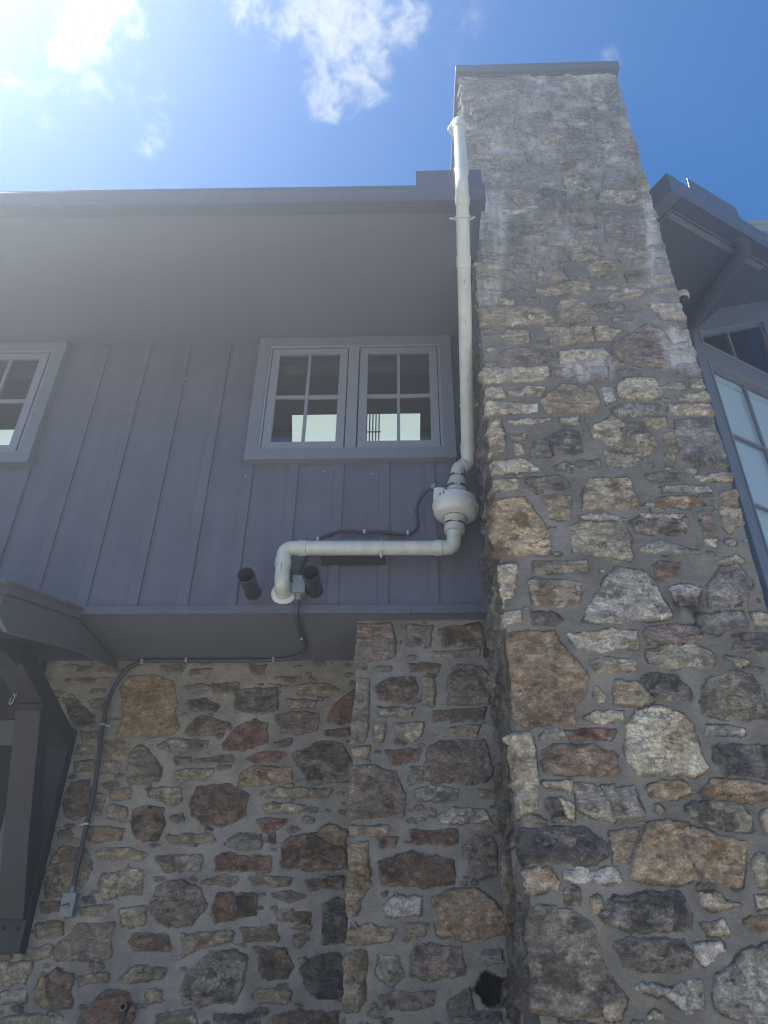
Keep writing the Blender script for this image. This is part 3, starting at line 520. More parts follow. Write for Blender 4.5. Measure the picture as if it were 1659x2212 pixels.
mas = masonry('stonework', S, Z, chim_place, st_ch,
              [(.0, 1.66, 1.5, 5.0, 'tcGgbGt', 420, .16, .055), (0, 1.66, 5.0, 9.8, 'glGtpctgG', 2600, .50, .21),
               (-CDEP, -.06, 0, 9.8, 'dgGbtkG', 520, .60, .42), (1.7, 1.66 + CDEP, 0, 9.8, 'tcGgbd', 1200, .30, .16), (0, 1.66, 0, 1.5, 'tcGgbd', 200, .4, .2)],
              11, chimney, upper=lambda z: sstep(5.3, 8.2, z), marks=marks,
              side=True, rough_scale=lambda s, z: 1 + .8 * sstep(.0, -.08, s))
cap = MB(); cap.box(.548, 2.275, 4.095, 5.40, 9.80, 9.93); cap.box(.585, 2.24, 4.13, 5.36, 9.775, 9.80)
cap.build('chimney_cap', M_fascia, chimney, bevel=.006)
cm = MB(); cm.box(.62, 2.1, 4.3, 5.35, 0, 9.76); cm.build('core', M_dark, chimney)

# ------------------------------------------------------------------ pier and lower wall
PX0, PYF = -.395, 5.18
def pier_place(SS, ZZ):
    c = .02; fl = np.clip(.5 - SS / (2 * c), 0, 1); ang = fl * math.pi / 2
    nx = -np.sin(ang); ny = -np.cos(ang); rnd = .006 * np.clip(1 - np.abs(SS) / c, 0, 1) ** 2
    return PX0 + np.clip(SS, 0, None) - nx * rnd, PYF + np.clip(-SS, 0, None) - ny * rnd, nx, ny
st_p = [(k, [(-.07 if x - PX0 < .03 else x - PX0, z) for x, z in p]) for k, p in parse(ST_PIER)]
S = np.concatenate([np.arange(-.80, -.04, .016), np.arange(-.04, 1.06, .0072)])
Z = np.concatenate([np.arange(0, 1.2, .03), np.arange(1.2, 3.955, .0072)])
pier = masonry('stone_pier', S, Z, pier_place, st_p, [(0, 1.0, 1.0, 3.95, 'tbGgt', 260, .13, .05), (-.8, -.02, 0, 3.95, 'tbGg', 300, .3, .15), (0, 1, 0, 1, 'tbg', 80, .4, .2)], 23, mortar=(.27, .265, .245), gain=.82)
tag(pier, 'fieldstone pier standing between the lower stone wall and the chimney', 'stone pier')
def low_place(SS, ZZ): o = np.ones_like(SS); return SS, 5.98 * o, 0 * o, -o
st_l = parse(ST_LOWER)
S = np.concatenate([np.arange(-5.6, -3.3, .03), np.arange(-3.3, -.36, .0078)]); Z = np.concatenate([np.arange(0, 1.2, .03), np.arange(1.2, 3.97, .0078)])
low = masonry('lower_stone_wall', S, Z, low_place, st_l, [(-3.3, -.36, 1.1, 3.96, 'tbGgtpd', 700, .17, .055), (-5.6, -3.3, 0, 3.9, 'tbGgd', 250, .4, .2), (-3.3, -.3, 0, 1.1, 'tbGg', 200, .4, .2)], 37, mortar=(.30, .296, .278), gain=.80)  # gain darkens the stones: shade under the overhang put into their colour
tag(low, 'recessed lower wall of brown fieldstones in pale mortar under the overhang', 'stone wall')

# ================================================================== MAIN HOUSE
SZ = 6.78
house = thing('grey_house', 'dark grey board and batten upper storey with a deep eave overhanging the stone', 'house')
w = MB()
for x0, x1, z0, z1 in ((-7.0, .60, 3.975, 5.40), (-7.0, -4.99, 5.40, 6.80), (-3.29, -1.33, 5.40, 6.80), (.36, .60, 5.40, 6.80), (-4.99, -3.29, 6.72, 6.80), (-1.33, .36, 6.72, 6.80)): w.box(x0, x1, 5.05, 5.25, z0, z1)
w.build('siding', M_siding, house)
def batten(x0, x1, z0, z1): b = MB(); b.box(x0, x1, 5.032, 5.051, z0, z1); b.build('batten', M_siding, house, bevel=.0015)
skt = 4.012
for c in (-1.346, -.962, -.576, -.194, .187): batten(c - .041, c + .041, skt, 5.343)
for c in (-2.885, -2.488, -2.098, -1.712): batten(c - .041, c + .041, skt, SZ)
for c in (-3.27, -3.65, -4.03, -4.42): batten(c - .041, c + .041, skt, 5.343)
for c in (-4.9, -5.3, -5.7, -6.1): batten(c - .041, c + .041, skt, SZ)
b = MB(); b.box(.50, .60, 5.034, 5.051, skt, SZ); b.build('corner_board', M_siding, house, bevel=.0015)
sk = MB(); sk.box(-7.0, .012, 5.012, 5.055, 3.945, skt); sk.box(.014, .60, 5.0135, 5.055, 3.945, skt); sk.build('skirt_board', M_siding, house, bevel=.002)
un = MB(); un.box(-7.0, .60, 5.055, 6.1, 3.955, 3.975); un.build('overhang_underside', M_soffit, house)
M_chip = mat('white_paint_chip', (.7, .7, .7), .6)
for x, z in ((-2.052, 6.33), (-1.36, 5.22), (-.70, 5.27), (-.30, 5.24)):
    pc = MB(); pc.lathe((x, 5.0315 if x < -1 else 5.0505, z), (.1, -1, 0), [(0, .006), (.002, .005), (.0025, .001)], 7); pc.build('paint_chip', M_chip, house)
# window unit builder on the siding
def window_unit(x0, x1, z0, z1, sashes, glow_panels):
    """casing outside x0..x1, z0..z1; sashes: (sx0,sx1) outer edges"""
    f = .105; d0 = 4.965
    cs = MB()
    cs.box(x0, x0 + f, d0, 5.05, z0, z1); cs.box(x1 - f, x1, d0, 5.05, z0, z1)
    cs.box(x0 + f, x1 - f, d0 + .001, 5.05, z1 - f, z1); cs.box(x0 + f, x1 - f, d0 + .001, 5.05, z0, z0 + f + .005)
    o = cs.build('window', M_trim, house, bevel=.002)
    ix0, ix1, iz0, iz1 = x0 + f, x1 - f, z0 + f + .005, z1 - f
    fr = MB(); t = .022
    fr.box(ix0, ix0 + t, 4.972, 5.06, iz0, iz1); fr.box(ix1 - t, ix1, 4.972, 5.06, iz0, iz1)
    fr.box(ix0 + t, ix1 - t, 4.9725, 5.06, iz1 - t, iz1); fr.box(ix0 + t, ix1 - t, 4.9725, 5.06, iz0, iz0 + t * .6)
    for a, b_ in zip(sashes[:-1], sashes[1:]): fr.box(a[1] + .012, b_[0] - .012, 4.970, 5.06, iz0 + t * .6, iz1 - t)
    fr.build('frame', M_sash, o, bevel=.0015)
    jb_ = MB(); y_ = 5.032
    for a, b_ in zip(sashes[:-1], sashes[1:]): jb_.box(a[1] - .03, b_[0] + .03, y_, 5.046, iz0, iz1)
    jb_.box(ix0 + t, ix0 + t + .05, y_, 5.046, iz0, iz1); jb_.box(ix1 - t - .05, ix1 - t, y_, 5.046, iz0, iz1)
    jb_.box(ix0 + t + .05, sashes[0][1] - .03, y_, 5.046, iz1 - .07, iz1 - t); jb_.box(sashes[-1][0] + .03, ix1 - t - .05, y_, 5.046, iz1 - .07, iz1 - t)
    jb_.build('jamb_stop', M_dark, o)
    for (a, b_) in sashes:
        s = MB(); st = .072; zz0, zz1 = iz0 + .012, iz1 - .034
        s.box(a, a + st, 4.982, 5.03, zz0, zz1); s.box(b_ - st, b_, 4.982, 5.03, zz0, zz1)
        s.box(a + st, b_ - st, 4.983, 5.03, zz1 - .062, zz1); s.box(a + st, b_ - st, 4.983, 5.03, zz0, zz0 + .075)
        mx = (a + b_) / 2; mz = (zz0 + .075 + zz1 - .062) / 2
        s.box(mx - .014, mx + .014, 4.988, 5.022, zz0 + .075, zz1 - .062)
        s.box(a + st, mx - .014, 4.989, 5.021, mz - .014, mz + .014); s.box(mx + .014, b_ - st, 4.989, 5.021, mz - .014, mz + .014)
        s.build('sash', M_sash, o, bevel=.002)
        gl = MB(); gl.add([(a + st - .01, 5.004, zz0 + .06), (b_ - st + .01, 5.004, zz0 + .06), (b_ - st + .01, 5.004, zz1 - .05), (a + st - .01, 5.004, zz1 - .05)], [(0, 1, 2, 3)])
        gl.build('pane', M_glass, o)
    rm = MB()  # the room behind
    rm.add([(x0, 5.052, z0), (x1, 5.052, z0), (x1, 5.052, z1), (x0, 5.052, z1), (x0 - .2, 6.6, z0), (x1 + .2, 6.6, z0), (x1 + .2, 6.6, z1 + .3), (x0 - .2, 6.6, z1 + .3)],
           [(4, 5, 6, 7), (0, 4, 7, 3), (1, 2, 6, 5), (3, 7, 6, 2), (0, 1, 5, 4)])
    rm.build('room', M_interior, o)
    for k in range(2):
        sh = MB(); sh.box(x0 + .1, x1 - .1, 5.07 + .03 * k, 5.082 + .03 * k, z1 - .22 - .12 * k, z1 - .10 - .1 * k); sh.build('raised_shade', M_timber2, o)
    for q in glow_panels:
        lp = MB(); (a, b_, c, d_, yy) = q
        lp.add([(a[0], yy, a[1]), (b_[0], yy, b_[1]), (c[0], yy, c[1]), (d_[0], yy, d_[1])], [(0, 1, 2, 3)]); lp.add([(a[0], yy + .01, a[1]), (b_[0], yy + .01, b_[1]), (c[0], yy + .01, c[1]), (d_[0], yy + .01, d_[1])], [(3, 2, 1, 0)])
        lp.build('glowing_wall_panel', M_glowpanel, o)
    return o
M_glowpanel = bpy.data.materials.new('glowing_pale_panel'); M_glowpanel.use_nodes = True
_b = M_glowpanel.node_tree.nodes['Principled BSDF']; _b.inputs['Base Color'].default_value = (.5, .6, .52, 1)
_b.inputs['Emission Color'].default_value = (.68, .80, .76, 1); _b.inputs['Emission Strength'].default_value = .40  # emission stands in for room light falling on the pale panel
wo = window_unit(-1.382, .412, 5.343, SZ - .002, [(-1.250, -.545), (-.428, .278)],
                 [((-1.00, 5.35), (.105, 5.35), (.12, 6.02), (-1.055, 6.02), 5.20)])
lv = MB()
for k in range(5): lv.box(-.372 + k * .028, -.360 + k * .028, 5.188, 5.195, 5.5, 6.01)
lv.box(-.378, -.236, 5.1885, 5.1945, 5.80, 5.81); lv.box(-.378, -.236, 5.1885, 5.1945, 5.62, 5.63)
lv.build('grille', mat('dim_grille_bars', (.12, .14, .15), .6), wo)
window_unit(-5.05, -3.235, 5.343, SZ - .002, [(-4.915, -4.21), (-4.09, -3.385)], [((-4.8, 5.35), (-3.40, 5.35), (-3.40, 5.89), (-4.8, 5.89), 5.20)])
# eave
sf = MB(); sf.prism([(-7.6, 3.66, SZ + .118), (.545, 3.66, SZ), (.545, 5.05, SZ), (-7.6, 5.05, SZ + .03)], (0, 0, .02)); sf.build('soffit', M_soffit, house)
fa = MB(); fa.prism([(-7.6, 3.635, SZ + .114), (.56, 3.635, SZ - .004), (.56, 3.635, SZ + .21), (-7.6, 3.635, SZ + .328)], (0, .025, 0)); fa.box(.545, .60, 3.636, 4.12, SZ - .003, SZ + .21); fa.build('fascia', M_fascia, house, bevel=.002)
ro = MB(); ro.prism([(-7.6, 3.60, SZ + .318), (-7.6, 7.2, SZ + 1.318), (-7.6, 7.2, SZ + 1.258), (-7.6, 3.66, SZ + .258)], (8.18, 0, -.118)); ro.build('roof', M_shingle, house)
def gutter(parent, O, D, Nn, length, h=.17, dep=.125, endcap=True):
    """K-style gutter. O: bottom back corner at its start; D along, Nn outward"""
    O, D, Nn = Vector(O), Vector(D), Vector(Nn); U = Vector((0, 0, 1))
    pr = [(0, 0), (dep * .80, 0), (dep * .82, h * .28), (dep * .90, h * .46), (dep, h * .60), (dep, h * .86), (dep * .96, h * .88), (dep * .96, h), (dep * .84, h), (dep * .84, h * .9), (0, h * .9)]
    m_ = MB(); m_.prism([O + Nn * a + U * b_ for a, b_ in pr], D * length); return m_.build('gutter', M_metal, parent, bevel=.0015)
gt = gutter(house, (-7.6, 3.634, SZ + .088), (1, 0, -.01445), (0, -1, 0), 8.225)
sg = MB()
pts = [(.085, SZ + .13)] + [(.085 + .02 * (1 - math.cos(a)), SZ + .315 + .0 + .02 * math.sin(a)) for a in (0, .5, 1.0, 1.57)] + [(.585 + .02 * math.sin(a), SZ + .315 + .02 * math.cos(a)) for a in (0, .5, 1.0, 1.57)] + [(.605, SZ + .13)]
sg.prism([(x, 3.512, z) for x, z in pts], (0, .006, 0)); sg.build('splash_guard', M_metal, gt, bevel=.001)

# ================================================================== WING AT RIGHT
AZ = R(60); Dv = Vector((math.sin(AZ), math.cos(AZ), 0)); Nv = Vector((-Dv.y, Dv.x, 0)); C0 = Vector((2.833, 4.975, 0))
def wp(s, o, z): return C0 + Dv * s + Nv * o + Vector((0, 0, z))
def wprism(m_, pts, o, th): return m_.prism([wp(s, o, z) for s, z in pts], Nv * th)
wing = thing('angled_wing', 'angled grey wing with tall blind-covered windows at the right of the chimney', 'building')
Rk = .663
def rake(s): return 9.697 + Rk * (s - 2.617)
wl = MB(); T0, T1, Tb = 1.80, 3.38, 8.585
def ttop(s): return 8.80 + .650 * (s - 1.79)
# wall with two openings, as strips that butt
wprism(wl, [(.3, 0), (1.775, 0), (1.775, rake(1.775)), (.3, rake(.3))], 1.2, .15)
wprism(wl, [(1.775, 8.275), (3.40, 8.275), (3.40, 8.57), (1.775, 8.57)], 1.2, .15)
wprism(wl, [(1.775, ttop(1.775)), (3.40, ttop(3.40)), (3.40, rake(3.40)), (1.775, rake(1.775))], 1.2, .15)
wprism(wl, [(3.40, 0), (4, 0), (4, rake(4)), (3.40, rake(3.40))], 1.2, .15)
wprism(wl, [(1.775, 0), (3.40, 0), (3.40, 3.6), (1.775, 3.6)], 1.2, .15)
wprism(wl, [(4, 0), (6, 0), (6, rake(4)), (4, rake(4))], 1.2, .15)
wl.build('wall', M_trim, wing)
def frame_poly(name, pts, wdt, o, th, parent, m_):
    """ring of boards inside polygon pts (s,z)"""
    n = len(pts); cx = sum(p[0] for p in pts) / n; cz = sum(p[1] for p in pts) / n; inner = []
    for i in range(n):
        a, b_, c = Vector(pts[i - 1]), Vector(pts[i]), Vector(pts[(i + 1) % n]); u = (b_ - a).normalized(); v = (c - b_).normalized()
        n1 = Vector((-u.y, u.x)); n2 = Vector((-v.y, v.x)); k = n1 + n2; k = k * (wdt / max(.2, k.dot(n1))); inner.append(b_ + k)
    q = MB()
    for i in range(n):
        j = (i + 1) % n; q.prism([wp(pts[i][0], o, pts[i][1]), wp(pts[j][0], o, pts[j][1]), wp(inner[j].x, o, inner[j].y), wp(inner[i].x, o, inner[i].y)], Nv * th)
    return q.build(name, m_, parent, bevel=.002), inner
trap = [(1.775, 8.57), (3.40, 8.57), (3.40, ttop(3.40)), (1.775, ttop(1.775))]
w1, inn = frame_poly('trapezoid_window', trap, .028, 1.185, .10, wing, M_sash)
w1b, inn2 = frame_poly('frame', [tuple(v) for v in inn], .045, 1.225, .06, w1, M_trim)
mu = MB(); mu.box(2.475, 2.505, -.02, .02, 0, 1); mu = MB(); wprism(mu, [(2.472, 8.62), (2.502, 8.62), (2.502, ttop(2.5) - .06), (2.472, ttop(2.47) - .06)], 1.235, .04); mu.build('muntin', M_sash, w1)
gl = MB(); gl.add([wp(v.x, 1.26, v.y) for v in inn2], [(0, 1, 2, 3)]); gl.build('pane', M_darkglass, w1)
bk = MB(); rp = [(1.7, 3.5), (3.5, 3.5), (3.5, rake(3.5) - .01), (1.7, rake(1.7) - .01)]
bk.add([wp(s, 1.352, z) for s, z in rp] + [wp(s, 2.4, z) for s, z in rp], [(4, 5, 6, 7), (0, 1, 5, 4), (1, 2, 6, 5), (2, 3, 7, 6), (3, 0, 4, 7)]); bk.build('room', M_interior, w1)
rr_ = MB(); rr_.prism([wp(1.48, .05, rake(1.48) + .062), wp(4, .05, rake(4) + .062), wp(4, 3.2, rake(4) + .062), wp(1.48, 3.2, rake(1.48) + .062)], (0, 0, .05)); rr_.build('rising_roof', M_shingle, wing)
rect = [(1.775, 3.6), (3.40, 3.6), (3.40, 8.275), (1.775, 8.275)]
w2, inn = frame_poly('tall_window', rect, .024, 1.185, .10, wing, M_sash)
w2b, inn2 = frame_poly('frame', [tuple(v) for v in inn], .05, 1.235, .06, w2, M_trim)
mu = MB(); wprism(mu, [(2.462, 3.68), (2.49, 3.68), (2.49, 8.2), (2.462, 8.2)], 1.24, .04)
for z in (7.17, 6.18, 5.19, 4.2): wprism(mu, [(1.85, z - .014), (2.461, z - .014), (2.461, z + .014), (1.85, z + .014)], 1.241, .038); wprism(mu, [(2.491, z - .014), (3.32, z - .014), (3.32, z + .014), (2.491, z + .014)], 1.241, .038)
mu.build('muntin', M_sash, w2)
gl = MB(); gl.add([wp(v.x, 1.262, v.y) for v in inn2], [(0, 1, 2, 3)]); gl.build('pane', M_glass2, w2)
bl = MB(); z = 3.7
while z < 8.10:
    bl.prism([wp(1.80, 1.315, z), wp(1.80, 1.300, z + .045), wp(1.80, 1.303, z + .046), wp(1.80, 1.318, z + .001)], Dv * 1.6); z += .042
wprism(bl, [(1.80, 8.10), (3.38, 8.10), (3.38, 8.22), (1.80, 8.22)], 1.29, .05)
bl.build('blind', M_blind, w2)
# soffits, fascia, gutter of the wing
so = MB(); so.prism([wp(0, 0, 8.6), wp(1.50, 0, 8.6), wp(1.56, 1.199, 8.6), wp(0, 1.199, 8.6)], (0, 0, .02)); so.build('soffit', M_wsoffit, wing)
so = MB(); so.prism([wp(1.48, .04, rake(1.48)), wp(4, .04, rake(4)), wp(4, 1.199, rake(4)), wp(1.48, 1.199, rake(1.48))], (0, 0, .06)); so.build('rising_soffit', M_wsoffit, wing)
st_ = MB(); st_.prism([wp(0.02, .02, 8.585), wp(1.47, .02, 8.585), wp(1.47, .085, 8.585), wp(.02, .085, 8.585)], (0, 0, .016)); st_.build('soffit_trim', M_soffit, wing, bevel=.002)
ub = MB(); ub.prism([wp(-.02, -.165, 8.592), wp(4.9, -.165, 8.592), wp(4.9, -.024, 8.592), wp(-.02, -.024, 8.592)], (0, 0, .007)); ub.build('gutter_underside_shade', M_undershade, wing)  # thin sheet added; shade beneath the gutter is put into its dark colour
fa = MB(); wprism(fa, [(-.02, 8.58), (5, 8.58), (5, 8.86), (-.02, 8.86)], -.022, .021); fa.prism([wp(-.022, 0, 8.58), wp(-.001, 0, 8.58), wp(-.001, 1.6, 8.58), wp(-.022, 1.6, 8.58)], (0, 0, .26)); fa.build('fascia', M_metal, wing)
O = wp(-.02, -.023, 8.60); gw = gutter(wing, O, Dv, -Nv, 5.0, h=.30, dep=.15)
gr_ = gutter(wing, wp(-.024, .10, 8.64), Nv, -Dv, 1.2, h=.26, dep=.14)
ec = MB(); ec.box(-.18, -.02, -.175, .30, 8.60, 8.90, Matrix.Translation(C0) @ Matrix(((Dv.x, Nv.x, 0, 0), (Dv.y, Nv.y, 0, 0), (0, 0, 1, 0), (0, 0, 0, 1)))); ec.build('gutter_corner', M_metal, wing, bevel=.004)
ss_ = MB(); ss_.prism([wp(1.462, .0, 8.62), wp(1.462, 1.199, 8.62), wp(1.462, 1.199, rake(1.48) + .06), wp(1.462, .0, rake(1.48) + .06)], Dv * .017); ss_.build('step_board', M_wsoffit, wing)
sg = MB(); wprism(sg, [(.17, 8.88), (.97, 8.88), (.95, 9.06), (.92, 9.09), (.19, 9.09)], -.165, .005); sg.build('splash_guard', M_metal, gw, bevel=.001)
ro = MB(); ro.prism([wp(-.1, -.06, 8.89), wp(-.1, 2.6, 9.5), wp(-.1, 2.6, 9.42), wp(-.1, -.02, 8.87)], Dv * 1.55); ro.build('roof', M_shingle, wing)
dp = arc_path([wp(.93, -.08, 8.66), wp(1.035, -.06, 8.50), wp(1.09, .20, 8.50), wp(1.36, 1.08, 8.48), wp(1.38, 1.15, 8.2), wp(1.38, 1.15, .2)], [.12, .2, .1, .08], 6)
dn = MB(); dn.tube(dp, .075, 20); 
for k in range(6):
    a = arc_path([wp(.93, -.08, 8.66), wp(1.035, -.06, 8.50), wp(1.09, .20, 8.50)], .12, 8); i = 1 + k; p, q = a[i], a[i + 1]
    dn.tube([p, p + (q - p).normalized() * .012], .082, 20)
dn.build('downspout', M_wsoffit, wing)
cr2 = MB(); cr2.box(2.1, 12, 6.7, 7.6, 10.22, 10.44); cr2.build('upper_roof_fascia', M_metal, wing)
cr2 = MB(); cr2.box(2.1, 12, 6.57, 6.698, 10.34, 10.53); cr2.box(2.1, 12, 6.55, 6.57, 10.48, 10.55); cr2.build('upper_gutter', M_cream, wing, bevel=.003)
# dome camera under the wing's soffit
dc = thing('security_camera', 'small white dome security camera under the soffit beside the chimney', 'camera')
a = MB(); CP = Vector((3.286, 6.12, 8.60)); a.lathe(CP, (0, 0, -1), [(0, .075), (.03, .078), (.06, .075), (.085, .066)], 28); a.build('housing', M_white, dc)
a = MB(); a.lathe(CP + Vector((0, 0, -.085)), (0, 0, -1), [(0, .058), (.02, .054), (.038, .042), (.052, .022), (.058, .004)], 24); a.build('lens_dome', M_black, dc)

# ================================================================== VENT PIPE WITH INLINE FAN
vp = thing('vent_pipe', 'white plastic vent pipe from wall flange through fan up past the eave', 'pipe')
YH = 4.90; r = .057
def part(name, m_, M=M_pvc, bevel=0.0, parent=vp): return m_.build(name, M, parent, bevel)
fl = MB(); fl.lathe((-.945, 5.048, 4.125), (0, -1, 0), [(0, .098), (.012, .100), (.020, .094), (.022, .06)], 40); part('wall_flange', fl, M_white)
a = MB(); a.tube(arc_path([(-.945, 5.03, 4.122), (-.945, 4.905, 4.122), (-.948, YH, 4.30)], .085, 10), r, 28); a.lathe((-.945, 5.03, 4.122), (0, -1, 0), [(0, r + .004), (.055, r + .0045), (.058, r)], 32, False); part('wall_elbow', a)
a = MB(); a.lathe((-.9478, YH, 4.275), (0, 0, 1), [(0, r), (.002, r + .006), (.058, r + .006), (.060, r + .001)], 32, False); part('coupling', a)
a = MB(); a.tube(arc_path([(-.948, YH, 4.30), (-.948, YH, 4.437), (-.80, YH, 4.437)], .115, 12), r, 28); a.lathe((-.845, YH, 4.437), (1, 0, 0), [(0, r), (.001, r + .006), (.064, r + .006), (.066, r)], 32, False); part('elbow', a)
a = MB(); a.tube([(-.80, YH, 4.437), (.24, YH, 4.430)], r, 32); part('horizontal_pipe', a)
a = MB(); a.lathe((.200, YH, 4.430), (1, 0, 0), [(0, r), (.001, r + .006), (.056, r + .006), (.058, r)], 32, False)
a.tube(arc_path([(.24, YH, 4.430), (.345, YH, 4.432), (.352, 4.875, 4.56)], .09, 12), r, 28); part('elbow', a)
# fan axis
A0 = Vector((.352, 4.875, 4.52)); A1 = Vector((.402, 4.845, 5.10)); ax = (A1 - A0).normalized(); LN = (A1 - A0).length
a = MB(); a.lathe(A0, ax, [(-.03, r + .001), (.03, r + .001)], 32, False); part('stub', a)
# upper offset: two 45 degree elbows, then the long run leaning out past the gutter
V1 = Vector((.497, 4.872, 5.25)); RUN1 = Vector((.434, 3.43, 6.74))
a = MB(); pa = arc_path([A1 - ax * .05, A1 + ax * .045, Vector((.492, 4.872, 5.185)), V1 + (RUN1 - V1).normalized() * .10], [.06, .07], 8); a.tube(pa, r - .001, 28)
mid = (A1 + ax * .045).lerp(Vector((.492, 4.872, 5.185)), .5); dm = (Vector((.492, 4.872, 5.185)) - (A1 + ax * .045)).normalized()
a.lathe(mid - dm * .012, dm, [(0, r), (.001, r + .006), (.022, r + .006), (.023, r)], 32, False); part('offset_elbow', a)
rd = (RUN1 - V1).normalized(); rl = (RUN1 - V1).length
a = MB(); a.lathe(V1, rd, [(.04, r - .002), (.042, r + .005), (.13, r + .005), (.132, r - .002)], 32, False); part('coupling', a)
a = MB(); a.tube([V1 + rd * .05, V1 + rd * rl], [.0555, .051], 32); part('riser_pipe', a)
a = MB(); a.lathe(V1 + rd * (rl * .72), rd, [(0, .0525), (.002, .0572), (.09, .0565), (.092, .052)], 32, False); part('coupling', a)
T1 = Vector((.440, 3.43, 6.90)); T2 = Vector((.452, 3.43, 7.62))
a = MB(); a.tube(arc_path([V1 + rd * (rl - .10), V1 + rd * (rl + .02), T1 + Vector((0, 0, .12))], .10, 10), .0505, 28)
a.lathe(V1 + rd * (rl - .12), rd, [(0, .051), (.001, .0575), (.065, .0575), (.067, .052)], 32, False); part('elbow', a)
a = MB(); a.lathe(T1 + Vector((0, 0, .03)), (0, 0, 1), [(0, .050), (.001, .0565), (.065, .0565), (.067, .05)], 32, False); part('coupling', a)
a = MB(); a.tube([T1 + Vector((0, 0, .05)), T2], .0502, 32); part('upright_pipe', a)
a = MB(); a.tube(arc_path([T2 - Vector((0, 0, .05)), T2 + Vector((0, 0, .055)), T2 + Vector((-.045, .10, .060))], .065, 12), .0505, 28)
a.lathe(T2 - Vector((0, 0, .065)), (0, 0, 1), [(0, .0505), (.001, .0575), (.060, .0575), (.062, .0505)], 32, False)
a.lathe(T2 + Vector((-.028, .062, .058)), Vector((-.42, .9, .04)), [(0, .0505), (.001, .055), (.035, .055), (.036, .047), (.01, .047)], 32, False); part('outlet_elbow', a)
# straps
def strap(name, P, dirv, ear, bands=1):
    dirv = Vector(dirv).normalized(); m_ = MB(); m_.lathe(Vector(P) - dirv * .008, dirv, [(0, r + .0005), (.0005, r + .006), (.016, r + .006), (.0165, r + .0005)], 32, False)
    for e in ear:
        m_.tube([Vector(p) for p in e], .008, 8)
    part(name, m_)
strap('pipe_strap', (-.205, YH, 4.434), (1, 0, 0), [[(-.205, 4.85, 4.375), (-.205, 4.835, 4.35), (-.203, 4.835, 4.315)]])
pm = V1 + rd * (rl * .90); strap('pipe_strap', pm, rd, [[pm + Vector((.05, .02, 0)), pm + Vector((.075, .03, .03)), pm + Vector((.095, .03, .045))], [pm + Vector((-.05, .02, 0)), pm + Vector((-.075, .03, .03)), pm + Vector((-.10, .03, .035))]])
pm = V1 + rd * (rl * .21); strap('pipe_strap', pm, rd, [[pm + Vector((.045, .0, -.01)), pm + Vector((.085, .0, .0)), pm + Vector((.087, .0, .02))]])
# printed code marks on the pipe
mk = MB(); 
for k in range(9): mk.box(-.952, -.946, 4.8415, 4.8425, 4.205 + k * .008, 4.209 + k * .008)
part('printed_mark', mk, M_black)
M_scuff = mat('grey_scuff', (.22, .22, .21), .6)
for (q_, h_) in ((.30, .03), (.52, .02), (.66, .035)):
    sm_ = MB(); c_ = V1 + rd * (rl * q_); o_ = Vector((0, -.7, -.7)) * .0562; sm_.tube([c_ + o_, c_ + o_ + rd * h_], .0022, 6); part('scuff_mark', sm_, M_scuff)

fan = thing('inline_fan', 'round pale grey inline fan between two clamped couplings on the vent pipe', 'fan')
def fp(name, prof, M, seg=48, **k): m_ = MB(); m_.lathe(A0, ax, prof, seg, **k); return m_.build(name, M, fan)
fp('housing', [(.155, .084), (.158, .104), (.164, .136), (.176, .160), (.196, .171), (.236, .174), (.240, .183), (.262, .184), (.266, .172), (.318, .169), (.324, .160), (.345, .128), (.368, .100), (.392, .082), (.41, .078)], M_fan, 56)
fp('coupling', [(.03, .061), (.032, .078), (.085, .080), (.087, .074), (.092, .074), (.158, .092), (.160, .085)], M_rubber)
fp('coupling', [(.405, .079), (.406, .084), (.44, .084), (.455, .081), (.515, .066), (.545, .066), (.546, .058)], M_rubber)
for d, rr in ((.092, .0765), (.155, .0925), (.418, .0865), (.523, .068)):
    o = fp('clamp_band', [(d, rr - .002), (d - .003, rr + .001), (d + .016, rr + .001), (d + .017, rr - .002)], M_band, caps=False)
    fr = ax.cross(Vector((1, 0, 0))).normalized(); fr = -fr if fr.y > 0 else fr; side = ax.cross(fr)
    c = A0 + ax * (d + .006) + fr * (rr + .001) - side * (.0 if d != .155 else .03); Mx = Matrix.Translation(c) @ Matrix(((side.x, fr.x, ax.x, 0), (side.y, fr.y, ax.y, 0), (side.z, fr.z, ax.z, 0), (0, 0, 0, 1)))
    s = MB(); s.box(-.024, .024, -.004, .004, -.006, .006, Mx); s.box(-.026, -.018, -.005, .008, -.008, .008, Mx); s.box(.010, .018, -.005, .008, -.008, .008, Mx); s.build('clamp_screw', M_clamp, o, bevel=.001)
for sg_ in (-.07, .07):
    c = A0 + ax * .165 + fr * .10 + side * sg_; s = MB(); s.lathe(c, fr, [(0, .006), (.006, .005), (.007, .001)], 12); s.build('screw', M_clamp, fan)
